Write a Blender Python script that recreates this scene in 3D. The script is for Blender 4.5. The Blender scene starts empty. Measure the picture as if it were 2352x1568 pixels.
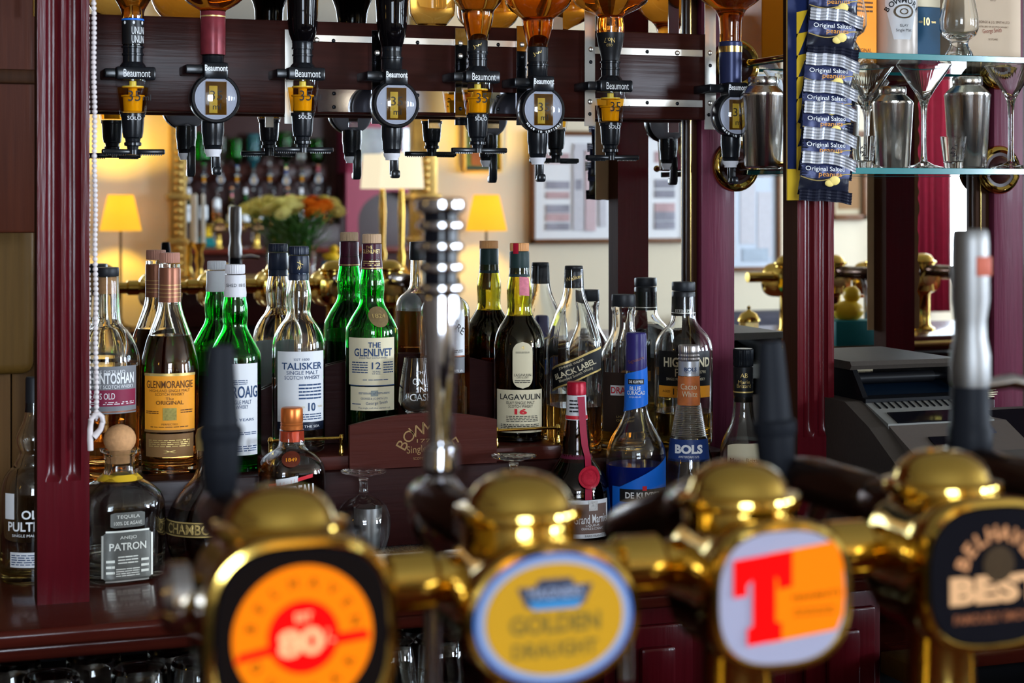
import bpy, bmesh, math, random
from math import sin, cos, tan, pi, atan, atan2, radians as R
from mathutils import Vector, Matrix

random.seed(7)
SC = bpy.context.scene
COL = SC.collection

# ------------------------------------------------------------------ camera
F, VX, HY = 4100.0, -270.0, 450.0        # focal length in pixels, vanishing point of the mirror normal, horizon
TH = atan((1176 - VX) / F)               # camera turned to the right of the mirror normal
D, H = 2.63, 1.42                        # camera distance from the mirror (plane y = 0), camera height
cam = bpy.data.cameras.new('camera')
cam.sensor_width = 36
cam.lens = F / 2352 * 36
cam.shift_y = -(784 - HY) / 2352
cam.clip_start = 0.02
cam.dof.use_dof = True
cam.dof.focus_distance = 2.66
cam.dof.aperture_fstop = 6.8
cam_o = bpy.data.objects.new('camera', cam)
cam_o.location = (0, -D, H)
cam_o.rotation_euler = (R(90), 0, -TH)
COL.objects.link(cam_o)
SC.camera = cam_o

# ------------------------------------------------------------------ exposure, sky, daylight
SC.view_settings.view_transform = 'Standard'
SC.view_settings.look = 'None'
SC.view_settings.gamma = 1
SC.view_settings.use_curve_mapping = False
SC.view_settings.exposure = -0.06
cy = SC.cycles
cy.max_bounces = 22
cy.diffuse_bounces = 3
cy.glossy_bounces = 10
cy.transmission_bounces = 18
cy.transparent_max_bounces = 12
cy.sample_clamp_indirect = 4.0
cy.caustics_reflective = True
cy.caustics_refractive = True
cy.blur_glossy = 0.6
cy.use_denoising = True

W = bpy.data.worlds.new('sky')
SC.world = W
W.use_nodes = True
wn = W.node_tree.nodes['Background']
wn.inputs[0].default_value = (0.72, 0.84, 1.0, 1)
wn.inputs[1].default_value = 2.2

D2 = 6.0                                  # distance from the mirror to the opposite wall


def area(name, loc, rot, sx, sy, e, c):
    l = bpy.data.lights.new(name, 'AREA')
    l.shape = 'RECTANGLE'
    l.size, l.size_y, l.energy, l.color = sx, sy, e, c
    o = bpy.data.objects.new(name, l)
    o.location = loc
    o.rotation_euler = rot
    COL.objects.link(o)
    return o


# daylight just outside the four windows (two in the wall facing the bar, the left one unseen and added as fill; two in the right-hand wall)
DAY = (0.74, 0.85, 1.0)
area('daylight', (6.41, -D2 - 0.24, 1.80), (R(90), 0, 0), 1.55, 1.7, 950, DAY)
area('daylight', (-0.45, -D2 - 0.24, 1.80), (R(90), 0, 0), 1.6, 1.7, 330, DAY)  # unseen left window, added for frontal fill on the bar
area('daylight', (7.60, -1.6, 1.75), (0, R(90), 0), 1.5, 1.6, 300, DAY)
area('daylight', (7.60, -4.2, 1.75), (0, R(90), 0), 1.5, 1.6, 300, DAY)


# ------------------------------------------------------------------ from photograph pixels to metres
def tn(x):
    return tan(TH + atan((x - 1176) / F))


def PX(x, P):
    return P * tn(x)


def PZ(x, P):
    return P / (cos(TH) - (x - 1176) / F * sin(TH))


def at(x, y, P):
    """point seen at pixel x, y at distance P measured square to the mirror"""
    return Vector((PX(x, P), P - D, H + (HY - y) / F * PZ(x, P)))


def rf(x, y, Pv):
    """point whose mirror image is seen at pixel x, y"""
    v = at(x, y, Pv)
    v.y = -v.y
    return v


# ------------------------------------------------------------------ materials
MT = {}


def nd(nt, t, **k):
    n = nt.nodes.new(t)
    for a, b in k.items():
        setattr(n, a, b)
    return n


def mat(name, col, rough=0.5, metal=0.0, var=0.08, scale=40.0, bump=0.0, trans=0.0, ior=1.45, coat=0.0, emit=0.0,
        spec=None, stretch=None):
    if name in MT:
        return MT[name]
    if spec is None:
        spec = 0.5 if trans else 0.2
    m = bpy.data.materials.new(name)
    m.use_nodes = True
    nt = m.node_tree
    b = nt.nodes['Principled BSDF']
    b.inputs['Roughness'].default_value = rough
    b.inputs['Metallic'].default_value = metal
    b.inputs['Transmission Weight'].default_value = trans
    b.inputs['IOR'].default_value = ior
    b.inputs['Coat Weight'].default_value = coat * 0.5
    b.inputs['Coat Roughness'].default_value = 0.08
    b.inputs['Specular IOR Level'].default_value = spec
    tc = nd(nt, 'ShaderNodeTexCoord')
    mp = nd(nt, 'ShaderNodeMapping')
    nt.links.new(tc.outputs['Object'], mp.inputs[0])
    if stretch:
        mp.inputs['Scale'].default_value = stretch
    nz = nd(nt, 'ShaderNodeTexNoise')
    nz.inputs['Scale'].default_value = scale
    nz.inputs['Detail'].default_value = 4
    nt.links.new(mp.outputs[0], nz.inputs['Vector'])
    mx = nd(nt, 'ShaderNodeMix', data_type='RGBA')
    lo = [max(0, c * (1 - var)) for c in col]
    hi = [min(1, c * (1 + var)) for c in col]
    mx.inputs[6].default_value = (*lo, 1)
    mx.inputs[7].default_value = (*hi, 1)
    nt.links.new(nz.outputs['Fac'], mx.inputs[0])
    nt.links.new(mx.outputs[2], b.inputs['Base Color'])
    if emit:
        nt.links.new(mx.outputs[2], b.inputs['Emission Color'])
        b.inputs['Base Color'].default_value = (col[0] * 0.12, col[1] * 0.12, col[2] * 0.12, 1)
        nt.links.remove(b.inputs['Base Color'].links[0])
        b.inputs['Specular IOR Level'].default_value = 0.05
        b.inputs['Emission Strength'].default_value = emit
    if bump:
        bp = nd(nt, 'ShaderNodeBump')
        bp.inputs['Strength'].default_value = bump
        bp.inputs['Distance'].default_value = 0.002
        nt.links.new(nz.outputs['Fac'], bp.inputs['Height'])
        nt.links.new(bp.outputs[0], b.inputs['Normal'])
    MT[name] = m
    return m


def wood(name, c1, c2, axis='X', rough=0.3, coat=0.35, bump=0.25, spec=0.15):
    st = {'X': (1.2, 22, 22), 'Y': (22, 1.2, 22), 'Z': (22, 22, 1.2)}[axis]
    m = mat(name, c1, rough, 0, 0, 6.0, bump, coat=coat, stretch=st, spec=spec)
    nt = m.node_tree
    mx = [n for n in nt.nodes if n.type == 'MIX'][0]
    mx.inputs[6].default_value = (*c1, 1)
    mx.inputs[7].default_value = (*c2, 1)
    return m


MAH = wood('mahogany upright', (0.052, 0.002, 0.004), (0.088, 0.005, 0.009), 'Z', 0.2, 0.0, 0.2, 0.22)
MAHP = wood('mahogany post', (0.065, 0.008, 0.020), (0.11, 0.018, 0.038), 'Z', 0.42, 0.05, 0.5)
MAHS = wood('brown mahogany side', (0.035, 0.012, 0.006), (0.06, 0.022, 0.010), 'Z', 0.7, 0.0, 0.2, 0.03)
MAHH = wood('mahogany board', (0.015, 0.0035, 0.0028), (0.040, 0.010, 0.007), 'X', 0.28, 0.0, 0.2, 0.1)
MAHC = wood('mahogany counter', (0.045, 0.006, 0.004), (0.085, 0.014, 0.008), 'X', 0.17, 0.25, 0.12)
MAHD = wood('dark mahogany', (0.012, 0.0025, 0.0025), (0.028, 0.006, 0.005), 'X', 0.35, 0.05)
DPAN = wood('dark door panel', (0.026, 0.0055, 0.0025), (0.062, 0.014, 0.005), 'Z', 0.4, 0.05)
TAN = wood('tan timber', (0.050, 0.024, 0.003), (0.085, 0.042, 0.007), 'Z', 0.6, 0.0)
WALN = wood('dark walnut trim', (0.018, 0.007, 0.003), (0.04, 0.015, 0.006), 'Z', 0.5, 0.0, 0.2, 0.08)
BOWD = wood('red-brown stained ply', (0.042, 0.007, 0.004), (0.065, 0.012, 0.007), 'X', 0.4, 0.05)
GILT = mat('gilt moulding', (0.62, 0.42, 0.13), 0.35, 0.8, 0.25, 60, 0.6)
BRASS = mat('polished brass', (0.74, 0.50, 0.11), 0.09, 1.0, 0.04, 20)
BRASSD = mat('aged brass', (0.62, 0.44, 0.15), 0.22, 1.0, 0.1, 30)
CHROME = mat('chrome', (0.52, 0.52, 0.56), 0.06, 1.0, 0.03, 20)
STEEL = mat('brushed steel', (0.75, 0.75, 0.75), 0.32, 1.0, 0.06, 60, stretch=(30, 30, 1))
PEWTER = mat('worn satin chrome', (0.24, 0.235, 0.23), 0.5, 1.0, 0.1, 40)
NICK = mat('nickel strip', (0.78, 0.73, 0.65), 0.34, 1.0, 0.1, 25)
BLK = mat('black plastic', (0.006, 0.007, 0.009), 0.22, 0, 0.1, 40, spec=0.3)
RUBB = mat('black rubber grip', (0.009, 0.010, 0.013), 0.5, 0, 0.1, 40, spec=0.07)
BLKM = mat('matt black plastic', (0.011, 0.012, 0.015), 0.45, 0, 0.1, 40, spec=0.3)
BLKG = mat('gloss black glass', (0.004, 0.004, 0.006), 0.04, 0, 0.1, 20)
WHT = mat('white plastic', (0.62, 0.60, 0.62), 0.4, 0, 0.04)
DIAL = mat('grey-white dial', (0.42, 0.41, 0.49), 0.5, 0, 0.03)
MIR = mat('mirror silver', (0.88, 0.89, 0.88), 0.0, 1.0, 0.0)
GLS = mat('clear glass', (0.97, 0.985, 0.98), 0.0, trans=1, ior=1.47, var=0.0)
GLSG = mat('green glass', (0.03, 0.62, 0.10), 0.0, trans=1, ior=1.47, var=0.0)
GLSO = mat('olive glass', (0.62, 0.60, 0.12), 0.0, trans=1, ior=1.47, var=0.0)
GLSB = mat('brown glass', (0.20, 0.06, 0.025), 0.0, trans=1, ior=1.47, var=0.0)
GLSK = mat('black-brown glass', (0.002, 0.0015, 0.002), 0.03, trans=0.0, var=0.05)
SHELFG = mat('shelf glass', (0.86, 0.97, 0.95), 0.0, trans=1, ior=1.5, var=0.0)
TEAL = mat('shelf glass edge', (0.015, 0.20, 0.21), 0.12, trans=0.25, ior=1.5, var=0.1)
AMB = mat('whisky amber', (0.95, 0.50, 0.10), 0.0, trans=1, ior=1.36, var=0.0)
AMBD = mat('dark whisky', (0.80, 0.36, 0.09), 0.0, trans=1, ior=1.36, var=0.0)
AMBO = mat('orange whisky', (0.97, 0.36, 0.03), 0.0, trans=1, ior=1.36, var=0.0)
GOLDL = mat('pale gold spirit', (0.90, 0.66, 0.20), 0.0, trans=1, ior=1.36, var=0.0)
BLUL = mat('blue liqueur', (0.012, 0.05, 0.55), 0.05, trans=0.6, ior=1.36, var=0.0)
CLRL = mat('clear spirit', (0.96, 0.97, 0.94), 0.0, trans=1, ior=1.36, var=0.0)
CHAM = mat('amber measure', (0.92, 0.62, 0.12), 0.03, trans=1, ior=1.2, var=0.0)
CHAMY = mat('yellow measure core', (0.72, 0.50, 0.05), 0.3, 0, 0.06)
CHAMD = mat('amber dial window', (0.26, 0.10, 0.012), 0.12, 0, 0.3, 90, coat=0.5)
PAPW = mat('white paper', (0.66, 0.66, 0.67), 0.55, 0, 0.03)
PAPC = mat('cream paper', (0.62, 0.54, 0.365), 0.55, 0, 0.04)
PAPT = mat('parchment', (0.52, 0.44, 0.30), 0.6, 0, 0.1)
ORG = mat('orange paper', (0.80, 0.30, 0.02), 0.45, 0, 0.06)
COPP = mat('copper foil', (0.22, 0.085, 0.05), 0.34, 0.45, 0.1)
COPO = mat('orange metal cap', (0.62, 0.17, 0.04), 0.3, 0.6, 0.1)
BRNL = mat('brown paper', (0.20, 0.10, 0.035), 0.5, 0, 0.1)
NAVY = mat('navy foil', (0.007, 0.011, 0.026), 0.35, 0, 0.1, spec=0.3)
MARO = mat('maroon foil', (0.045, 0.005, 0.015), 0.33, 0, 0.1)
GRNB = mat('green-black foil', (0.012, 0.028, 0.026), 0.45, 0, 0.1)
GREY = mat('grey paper', (0.17, 0.17, 0.18), 0.45, 0, 0.05)
MARL = mat('maroon paper', (0.20, 0.015, 0.045), 0.45, 0, 0.05)
BLKL = mat('black paper', (0.008, 0.008, 0.009), 0.4, 0, 0.1, spec=0.3)
RED = mat('red print', (0.55, 0.02, 0.03), 0.4, 0, 0.05)
REDC = mat('red foil', (0.36, 0.008, 0.025), 0.3, 0.1, 0.1)
RIBB = mat('red ribbon', (0.28, 0.004, 0.03), 0.5, 0, 0.12, 120)
BLUE = mat('blue label', (0.01, 0.14, 0.62), 0.4, 0, 0.05)
BLUN = mat('navy label', (0.015, 0.04, 0.16), 0.4, 0, 0.05)
PURP = mat('purple-blue cap', (0.026, 0.018, 0.12), 0.33, 0, 0.08)
GOLD = mat('gold print', (0.60, 0.43, 0.15), 0.35, 0.5, 0.1)
CORK = mat('cork', (0.52, 0.27, 0.12), 0.8, 0, 0.3, 160, 0.4)
BEIG = mat('beige cap', (0.42, 0.27, 0.16), 0.5, 0, 0.08)
TANC = mat('tan cap', (0.55, 0.25, 0.09), 0.45, 0, 0.1)
PINK = mat('copper-pink cap', (0.36, 0.16, 0.11), 0.5, 0, 0.08)
BEAD = mat('white bead', (0.62, 0.55, 0.54), 0.4, 0, 0.05)
INK = mat('black ink', (0.015, 0.014, 0.016), 0.5)
INKN = mat('navy ink', (0.02, 0.05, 0.13), 0.5)
INKB = mat('brown ink', (0.10, 0.035, 0.008), 0.5)
INKW = mat('white ink', (0.75, 0.75, 0.75), 0.5)
SILV = mat('silver print', (0.80, 0.79, 0.70), 0.35, 0.5, 0.1)
WALL = mat('cream painted wall', (0.78, 0.70, 0.54), 0.8, 0, 0.05, 200, 0.25)
CEIL = mat('ceiling paint', (0.5, 0.46, 0.38), 0.9)
SIDEW = mat('dim brown wall paint', (0.13, 0.10, 0.075), 0.8, 0, 0.06, 100)
FLOOR = wood('floor boards', (0.05, 0.02, 0.012), (0.09, 0.04, 0.02), 'Y', 0.5, 0.1)


def clear(name, tint=(0.96, 0.97, 0.97), refl=1.45):
    """thin clear plastic or pane: lets light straight through, mirrors a little at the rim"""
    m = bpy.data.materials.new(name)
    m.use_nodes = True
    nt = m.node_tree
    nt.nodes.remove(nt.nodes['Principled BSDF'])
    t_, g_, x_, f_ = nd(nt, 'ShaderNodeBsdfTransparent'), nd(nt, 'ShaderNodeBsdfGlossy'), nd(nt, 'ShaderNodeMixShader'), nd(nt, 'ShaderNodeFresnel')
    z_ = nd(nt, 'ShaderNodeTexNoise')
    r_ = nd(nt, 'ShaderNodeMapRange')
    z_.inputs['Scale'].default_value = 30
    r_.inputs[3].default_value, r_.inputs[4].default_value = 0.01, 0.05
    nt.links.new(z_.outputs[0], r_.inputs[0])
    nt.links.new(r_.outputs[0], g_.inputs['Roughness'])
    t_.inputs[0].default_value = (*tint, 1)
    f_.inputs[0].default_value = refl
    ge_, iv_, ml_ = nd(nt, 'ShaderNodeNewGeometry'), nd(nt, 'ShaderNodeMath', operation='SUBTRACT'), nd(nt, 'ShaderNodeMath', operation='MULTIPLY')
    iv_.inputs[0].default_value = 1.0
    nt.links.new(ge_.outputs['Backfacing'], iv_.inputs[1])
    nt.links.new(iv_.outputs[0], ml_.inputs[0])
    nt.links.new(f_.outputs[0], ml_.inputs[1])
    nt.links.new(ml_.outputs[0], x_.inputs[0])
    nt.links.new(t_.outputs[0], x_.inputs[1])
    nt.links.new(g_.outputs[0], x_.inputs[2])
    nt.links.new(x_.outputs[0], nt.nodes['Material Output'].inputs[0])
    return m


CLRP = clear('clear plastic')
CLRB = clear('thin blown glass', (0.96, 0.97, 0.97), 1.75)
AMBP = clear('amber spirit in the measure', (0.93, 0.66, 0.16), 1.15)
SMKP = clear('smoky clear plastic', (0.55, 0.54, 0.58), 1.5)


# ------------------------------------------------------------------ geometry
class G:
    def __init__(s):
        s.v, s.f, s.m = [], [], []

    def add(s, vs, fs, M=None, mi=0):
        o = len(s.v)
        s.v += [(M @ Vector(p))[:] if M else tuple(p) for p in vs]
        s.f += [[i + o for i in f] for f in fs]
        s.m += [mi] * len(fs)
        return s

    def box(s, c, d, bev=0.0, seg=2, M=None, mi=0):
        T = Matrix.Translation(c)
        if M:
            T = M @ T
        if bev <= 0:
            x, y, z = d[0] / 2, d[1] / 2, d[2] / 2
            vs = [(a * x, b * y, e * z) for a in (-1, 1) for b in (-1, 1) for e in (-1, 1)]
            return s.add(vs, [(0, 1, 3, 2), (4, 6, 7, 5), (0, 4, 5, 1), (2, 3, 7, 6), (0, 2, 6, 4), (1, 5, 7, 3)], T, mi)
        b = bmesh.new()
        bmesh.ops.create_cube(b, size=1)
        bmesh.ops.scale(b, vec=d, verts=b.verts)
        bmesh.ops.bevel(b, geom=b.edges[:], offset=bev, segments=seg, affect='EDGES', profile=0.5)
        b.verts.index_update()
        s.add([v.co[:] for v in b.verts], [[v.index for v in f.verts] for f in b.faces], T, mi)
        b.free()
        return s

    def lathe(s, prof, seg=32, n=None, rot=0.0, M=None, closed=False, sx=1.0, sy=1.0, mi=0):
        vs, rings = [], []
        for r, z in prof:
            if r < 1e-6:
                vs.append((0, 0, z))
                rings.append([len(vs) - 1])
                continue
            ring = []
            for k in range(seg):
                a = 2 * pi * k / seg
                q = r * supf(a - rot, n)
                vs.append((q * cos(a) * sx, q * sin(a) * sy, z))
                ring.append(len(vs) - 1)
            rings.append(ring)
        fs = []
        seq = list(zip(rings, rings[1:]))
        if closed:
            seq.append((rings[-1], rings[0]))
        for a, b in seq:
            if len(a) == 1 and len(b) == 1:
                continue
            for k in range(seg):
                j = (k + 1) % seg
                if len(a) == 1:
                    fs.append((a[0], b[j], b[k]))
                elif len(b) == 1:
                    fs.append((a[k], a[j], b[0]))
                else:
                    fs.append((a[k], a[j], b[j], b[k]))
        if not closed:
            if len(rings[0]) > 1:
                fs.append(list(reversed(rings[0])))
            if len(rings[-1]) > 1:
                fs.append(rings[-1])
        return s.add(vs, fs, M, mi)

    def tube(s, pts, r, seg=10, cap=True, mi=0):
        pts = [Vector(p) for p in pts]
        rr = r if isinstance(r, (list, tuple)) else [r] * len(pts)
        vs, fs = [], []
        up = Vector((0.13, 0.31, 1)).normalized()
        for i, p in enumerate(pts):
            t = (pts[min(i + 1, len(pts) - 1)] - pts[max(i - 1, 0)]).normalized()
            a = t.cross(up)
            if a.length < 0.2:
                a = t.cross(Vector((1, 0, 0)))
            a.normalize()
            b = t.cross(a)
            for k in range(seg):
                q = 2 * pi * k / seg
                vs.append((p + (a * cos(q) + b * sin(q)) * rr[i])[:])
        for i in range(len(pts) - 1):
            for k in range(seg):
                j = (k + 1) % seg
                fs.append((i * seg + k, i * seg + j, (i + 1) * seg + j, (i + 1) * seg + k))
        if cap:
            fs.append(list(range(seg)))
            fs.append([(len(pts) - 1) * seg + k for k in range(seg)])
        return s.add(vs, fs, None, mi)

    def prism(s, poly, d, M=None, mi=0):
        """polygon in x, z pushed from y = -d/2 to d/2"""
        n = len(poly)
        vs = [(x, -d / 2, z) for x, z in poly] + [(x, d / 2, z) for x, z in poly]
        fs = [list(range(n)), [2 * n - 1 - i for i in range(n)]]
        fs += [(i, (i + 1) % n, n + (i + 1) % n, n + i) for i in range(n)]
        return s.add(vs, fs, M, mi)

    def ball(s, c, r, seg=16, sx=1, sy=1, sz=1, mi=0):
        k = max(5, seg // 2)
        return s.lathe([(r * sin(pi * i / k) if 0 < i < k else 0, -r * cos(pi * i / k)) for i in range(k + 1)], seg,
                       M=Matrix.Translation(c) @ Matrix.Diagonal((sx, sy, sz, 1)), mi=mi)


def supf(a, n):
    if not n:
        return 1.0
    return (abs(cos(a)) ** n + abs(sin(a)) ** n) ** (-1.0 / n)


def mesh(name, g, m, ang=38, recalc=True, smooth=True):
    me = bpy.data.meshes.new(name)
    me.from_pydata(g.v, [], g.f)
    if recalc:
        b = bmesh.new()
        b.from_mesh(me)
        bmesh.ops.recalc_face_normals(b, faces=b.faces)
        b.to_mesh(me)
        b.free()
    for q in (m if isinstance(m, (list, tuple)) else [m]):
        me.materials.append(q)
    if isinstance(m, (list, tuple)):
        me.polygons.foreach_set('material_index', g.m)
    if smooth:
        me.polygons.foreach_set('use_smooth', [True] * len(me.polygons))
        me.set_sharp_from_angle(angle=R(ang))
    return me


def part(name, g, m, parent=None, label=None, ang=38, recalc=True, smooth=True, kind=None):
    me = g if isinstance(g, bpy.types.Mesh) else mesh(name, g, m, ang, recalc, smooth)
    o = bpy.data.objects.new(name, me)
    COL.objects.link(o)
    o.parent = parent
    if label:
        o['label'] = label
    if kind:
        o['kind'] = kind
    return o


def thing(name, label, cat, loc=(0, 0, 0), rz=0.0, group=None):
    o = bpy.data.objects.new(name, None)
    o.empty_display_size = 0.02
    COL.objects.link(o)
    o.location = loc
    o.rotation_euler = (0, 0, rz)
    o['label'], o['category'] = label, cat
    if group:
        o['group'] = group
    return o


def solo(name, g, m, label, cat, group=None, **k):
    o = part(name, g, m, **k)
    o['label'], o['category'] = label, cat
    if group:
        o['group'] = group
    return o


def struct(name, g, m, **k):
    o = part(name, g, m, **k)
    o['kind'] = 'structure'
    return o


def dup(root, loc, label, group=None, rz=None):
    """a copy of a thing with copies of its parts and sub-parts; meshes are shared"""
    r = root.copy()
    COL.objects.link(r)
    r.location = loc
    if rz is not None:
        r.rotation_euler = (0, 0, rz)
    r['label'] = label
    if group:
        r['group'] = group
    for ch in list(root.children):
        c = ch.copy()
        COL.objects.link(c)
        c.parent = r
        for q in list(ch.children):
            e = q.copy()
            COL.objects.link(e)
            e.parent = c
    return r


# ------------------------------------------------------------------ lettering
_tc = {}


def glyphs(txt, bold=0.0):
    k = (txt, bold)
    if k not in _tc:
        c = bpy.data.curves.new('lettering', 'FONT')
        c.body = txt
        c.resolution_u = 3
        c.offset = bold
        c.align_x = 'CENTER'
        o = bpy.data.objects.new('lettering', c)
        me = bpy.data.meshes.new_from_object(o)
        vs = [v.co.xy[:] for v in me.vertices]
        fs = [list(p.vertices) for p in me.polygons]
        bpy.data.objects.remove(o)
        bpy.data.meshes.remove(me)
        bpy.data.curves.remove(c)
        x0, x1 = min(v[0] for v in vs), max(v[0] for v in vs)
        y0, y1 = min(v[1] for v in vs), max(v[1] for v in vs)
        _tc[k] = ([(v[0] - (x0 + x1) / 2, v[1] - (y0 + y1) / 2) for v in vs], fs, x1 - x0, y1 - y0)
    return _tc[k]


def flat(lines):
    """lines: (text, cx, cz, height, width or None, rotation, bold) -> list of ([(x, z)], faces)"""
    out = []
    for L in lines:
        L = tuple(L) + (None, 0, 0.0)[len(L) - 4:] if len(L) < 7 else L
        t, cx, cz, h, w, ro, bo = L
        vs, fs, tw, th = glyphs(t, bo)
        sz = h / th
        sx = w / tw if w else sz
        ca, sa = cos(ro), sin(ro)
        out.append(([(cx + x * sx * ca - z * sz * sa, cz + x * sx * sa + z * sz * ca) for x, z in vs], fs))
    return out


def arc(txt, rad, cx, cz, h, a0, step, inward=False, bold=0.02):
    """letters set round a circle; a0 is the angle of the middle letter"""
    L = []
    n = len(txt)
    for i, ch in enumerate(txt):
        if ch == ' ':
            continue
        a = a0 + (-(i - (n - 1) / 2) * step if not inward else (i - (n - 1) / 2) * step)
        L.append((ch, cx + rad * cos(a), cz + rad * sin(a), h, None, a - pi / 2 + (pi if inward else 0), bold))
    return L


def facetext(lines, y, M=None):
    """lettering on a plane facing -y"""
    g = G()
    for vs, fs in flat(lines):
        g.add([(x, y, z) for x, z in vs], fs, M)
    return g


def dashes(x0, x1, z0, z1, rows, words=5, fill=0.6):
    """rows of short strokes where the print is too small to read"""
    out = []
    for i in range(rows):
        z = z1 + (z0 - z1) * (i + 0.5) / rows
        hh = abs(z0 - z1) / rows * 0.22
        x = x0
        while x < x1 - 1e-6:
            w = (x1 - x0) / words * random.uniform(0.55, 1.25)
            e = min(x1, x + w)
            out.append(([(x, z - hh), (e - (x1 - x0) * 0.025, z - hh), (e - (x1 - x0) * 0.025, z + hh), (x, z + hh)],
                        [[0, 1, 2, 3]]))
            x = e
    return out


# ------------------------------------------------------------------ bottles
class Bottle:
    """profile: (pixel y, pixel half width) from the foot upward, measured at pixel column x"""

    def __init__(s, name, label, x, P, zb, prof, glass, cat='bottle', group=None, thick=0.0028, n=None, rot=0.0, liquid=None,
                 flip=False, seg=40, sy=1.0, lbl=None):
        s.s = PZ(x, P) / F
        s.zb, s.n, s.rot, s.sy = zb, n, rot, sy
        X = PX(x, P)
        s.root = thing(name, label, cat, (X, P - D, H + zb), 0, group)
        s.phi = atan2(-P, -X)
        pr = [(h * s.s, (HY - y) * s.s - zb) for y, h in prof]
        if not flip:
            pr[0] = (pr[0][0], 0.0)
        s.pr = pr
        s.z0, s.z1 = pr[0][1], pr[-1][1]
        s.seg = seg
        if glass:
            sg = 1 if s.z1 > s.z0 else -1
            r0 = pr[0][0]
            out = [(0, s.z0 + sg * 0.003), (r0 * 0.75, s.z0 + sg * 0.001), (r0 * 0.93, s.z0)] + [(r0, s.z0 + sg * 0.004)] + pr[1:]
            inn = [(max(r - thick, 0.004), z) for r, z in pr[1:]]
            fl = s.z0 + sg * 0.009
            inn = [(r, z) for r, z in inn if (z - fl) * sg > 0.004]
            inn = [(0, fl), (max(r0 - thick, 0.004) * 0.8, fl), (max(r0 - thick, 0.004), fl + sg * 0.004)] + inn
            g = G()
            g.lathe(smooth(out) + list(reversed(smooth(inn))), seg, n, rot, sy=sy)
            s.glass = part('glass', g, glass, s.root, lbl, ang=50)
            if liquid:
                ly, lm = liquid
                lz = (HY - ly) * s.s - zb
                sm = smooth(inn)
                ins = [(r + 0.0004 if r > 0 else 0, z - sg * 0.0003) for r, z in sm if (lz - z) * sg > 0.0005]
                rl = s.rad(lz) - thick + 0.0004
                g = G()
                g.lathe(ins + [(rl, lz), (0, lz - sg * 0.0006)], seg, n, rot, sy=sy)
                s.liq = part('liquid', g, lm, s.root, ang=50)

    def z(s, y):
        return (HY - y) * s.s - s.zb

    def rad(s, z):
        pr = s.pr if s.z1 > s.z0 else list(reversed(s.pr))
        if z <= pr[0][1]:
            return pr[0][0]
        for (r0, a), (r1, b) in zip(pr, pr[1:]):
            if a <= z <= b:
                return r0 + (r1 - r0) * (z - a) / max(b - a, 1e-9)
        return pr[-1][0]

    def pt(s, tx, z, off, turn=0.0, wrap=True):
        r = s.rad(z)
        a = s.phi + turn + tx / max(r, 0.008)
        q = r * supf(a - s.rot, s.n) + off
        return (q * cos(a), q * sin(a) * s.sy, z)

    def ring(s, name, prof, m, label=None, parent=None, ridge=0, n=None, seg=None, closed=False):
        """solid of revolution: caps, capsules, stoppers"""
        g = G()
        pr = [(h * s.s, s.z(y)) for y, h in prof]
        g.lathe(pr, seg or (72 if ridge else 32), n, s.rot, closed=closed)
        if ridge:
            g.v = [(x * (1 - (0.035 if (i % 2) else 0)), y * (1 - (0.035 if (i % 2) else 0)), z) for i, (x, y, z) in enumerate(g.v)]
        return part(name, g, m, parent or s.root, label, ang=30)

    def patch(s, name, ya, yb, xa, xb, m, label=None, parent=None, off=0.0007, turn=0.0, shape=None, slope=0.0, nx=14, nz=6):
        """paper wrapped on the glass between pixel rows ya, yb and pixel offsets xa, xb (measured along the surface)"""
        g = G()
        vs, fs = [], []
        for j in range(nz + 1):
            v = j / nz
            for i in range(nx + 1):
                u = i / nx
                px = xa + (xb - xa) * u
                py = ya + (yb - ya) * v
                if shape:
                    px, py = shape(u, v, px, py)
                py += slope * px
                vs.append(s.pt(px * s.s, s.z(py), off, turn))
        for j in range(nz):
            for i in range(nx):
                a = j * (nx + 1) + i
                fs.append((a, a + nx + 1, a + nx + 2, a + 1))
        g.add(vs, fs)
        return part(name, g, m, parent or s.root, label, recalc=False, ang=60)

    def text(s, lines, m, parent=None, off=0.0013, turn=0.0, extra=None, name='lettering'):
        """lines in pixels: (text, dx, y, height, width, rotation, bold)"""
        g = G()
        L = [(t[0], t[1], -t[2], t[3]) + tuple(t[4:]) for t in lines]
        for vs, fs in flat(L) + (extra or []):
            g.add([s.pt(x * s.s, s.z(-z), off, turn) for x, z in vs], fs)
        return part(name, g, m, parent or s.root, recalc=False, smooth=False)


def smooth(pr):
    """round a measured profile a little"""
    if len(pr) < 4:
        return pr
    out = [pr[0]]
    for i in range(1, len(pr) - 1):
        (r0, z0), (r1, z1), (r2, z2) = pr[i - 1], pr[i], pr[i + 1]
        if r0 <= 0 or r2 <= 0:
            out.append(pr[i])
            continue
        out.append((r1 * 0.75 + r0 * 0.25, z1 * 0.75 + z0 * 0.25) if abs(z1 - z0) < 0.03 else (r1, z1 - (z1 - z0) / abs(z1 - z0) * 0.006))
        out.append((r1 * 0.75 + r2 * 0.25, z1 * 0.75 + z2 * 0.25) if abs(z2 - z1) < 0.03 else (r1, z1 + (z2 - z1) / abs(z2 - z1) * 0.006))
    out.append(pr[-1])
    return out


def dsh(x0, x1, y0, y1, rows, words=5):
    return dashes(x0, x1, -y1, -y0, rows, words)

# ================================================================== the room
XL, XR, ZC = -1.7, 7.4, 2.75


def wallbox(name, c, d, m):
    return struct(name, G().box(c, d), m, smooth=False)


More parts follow.
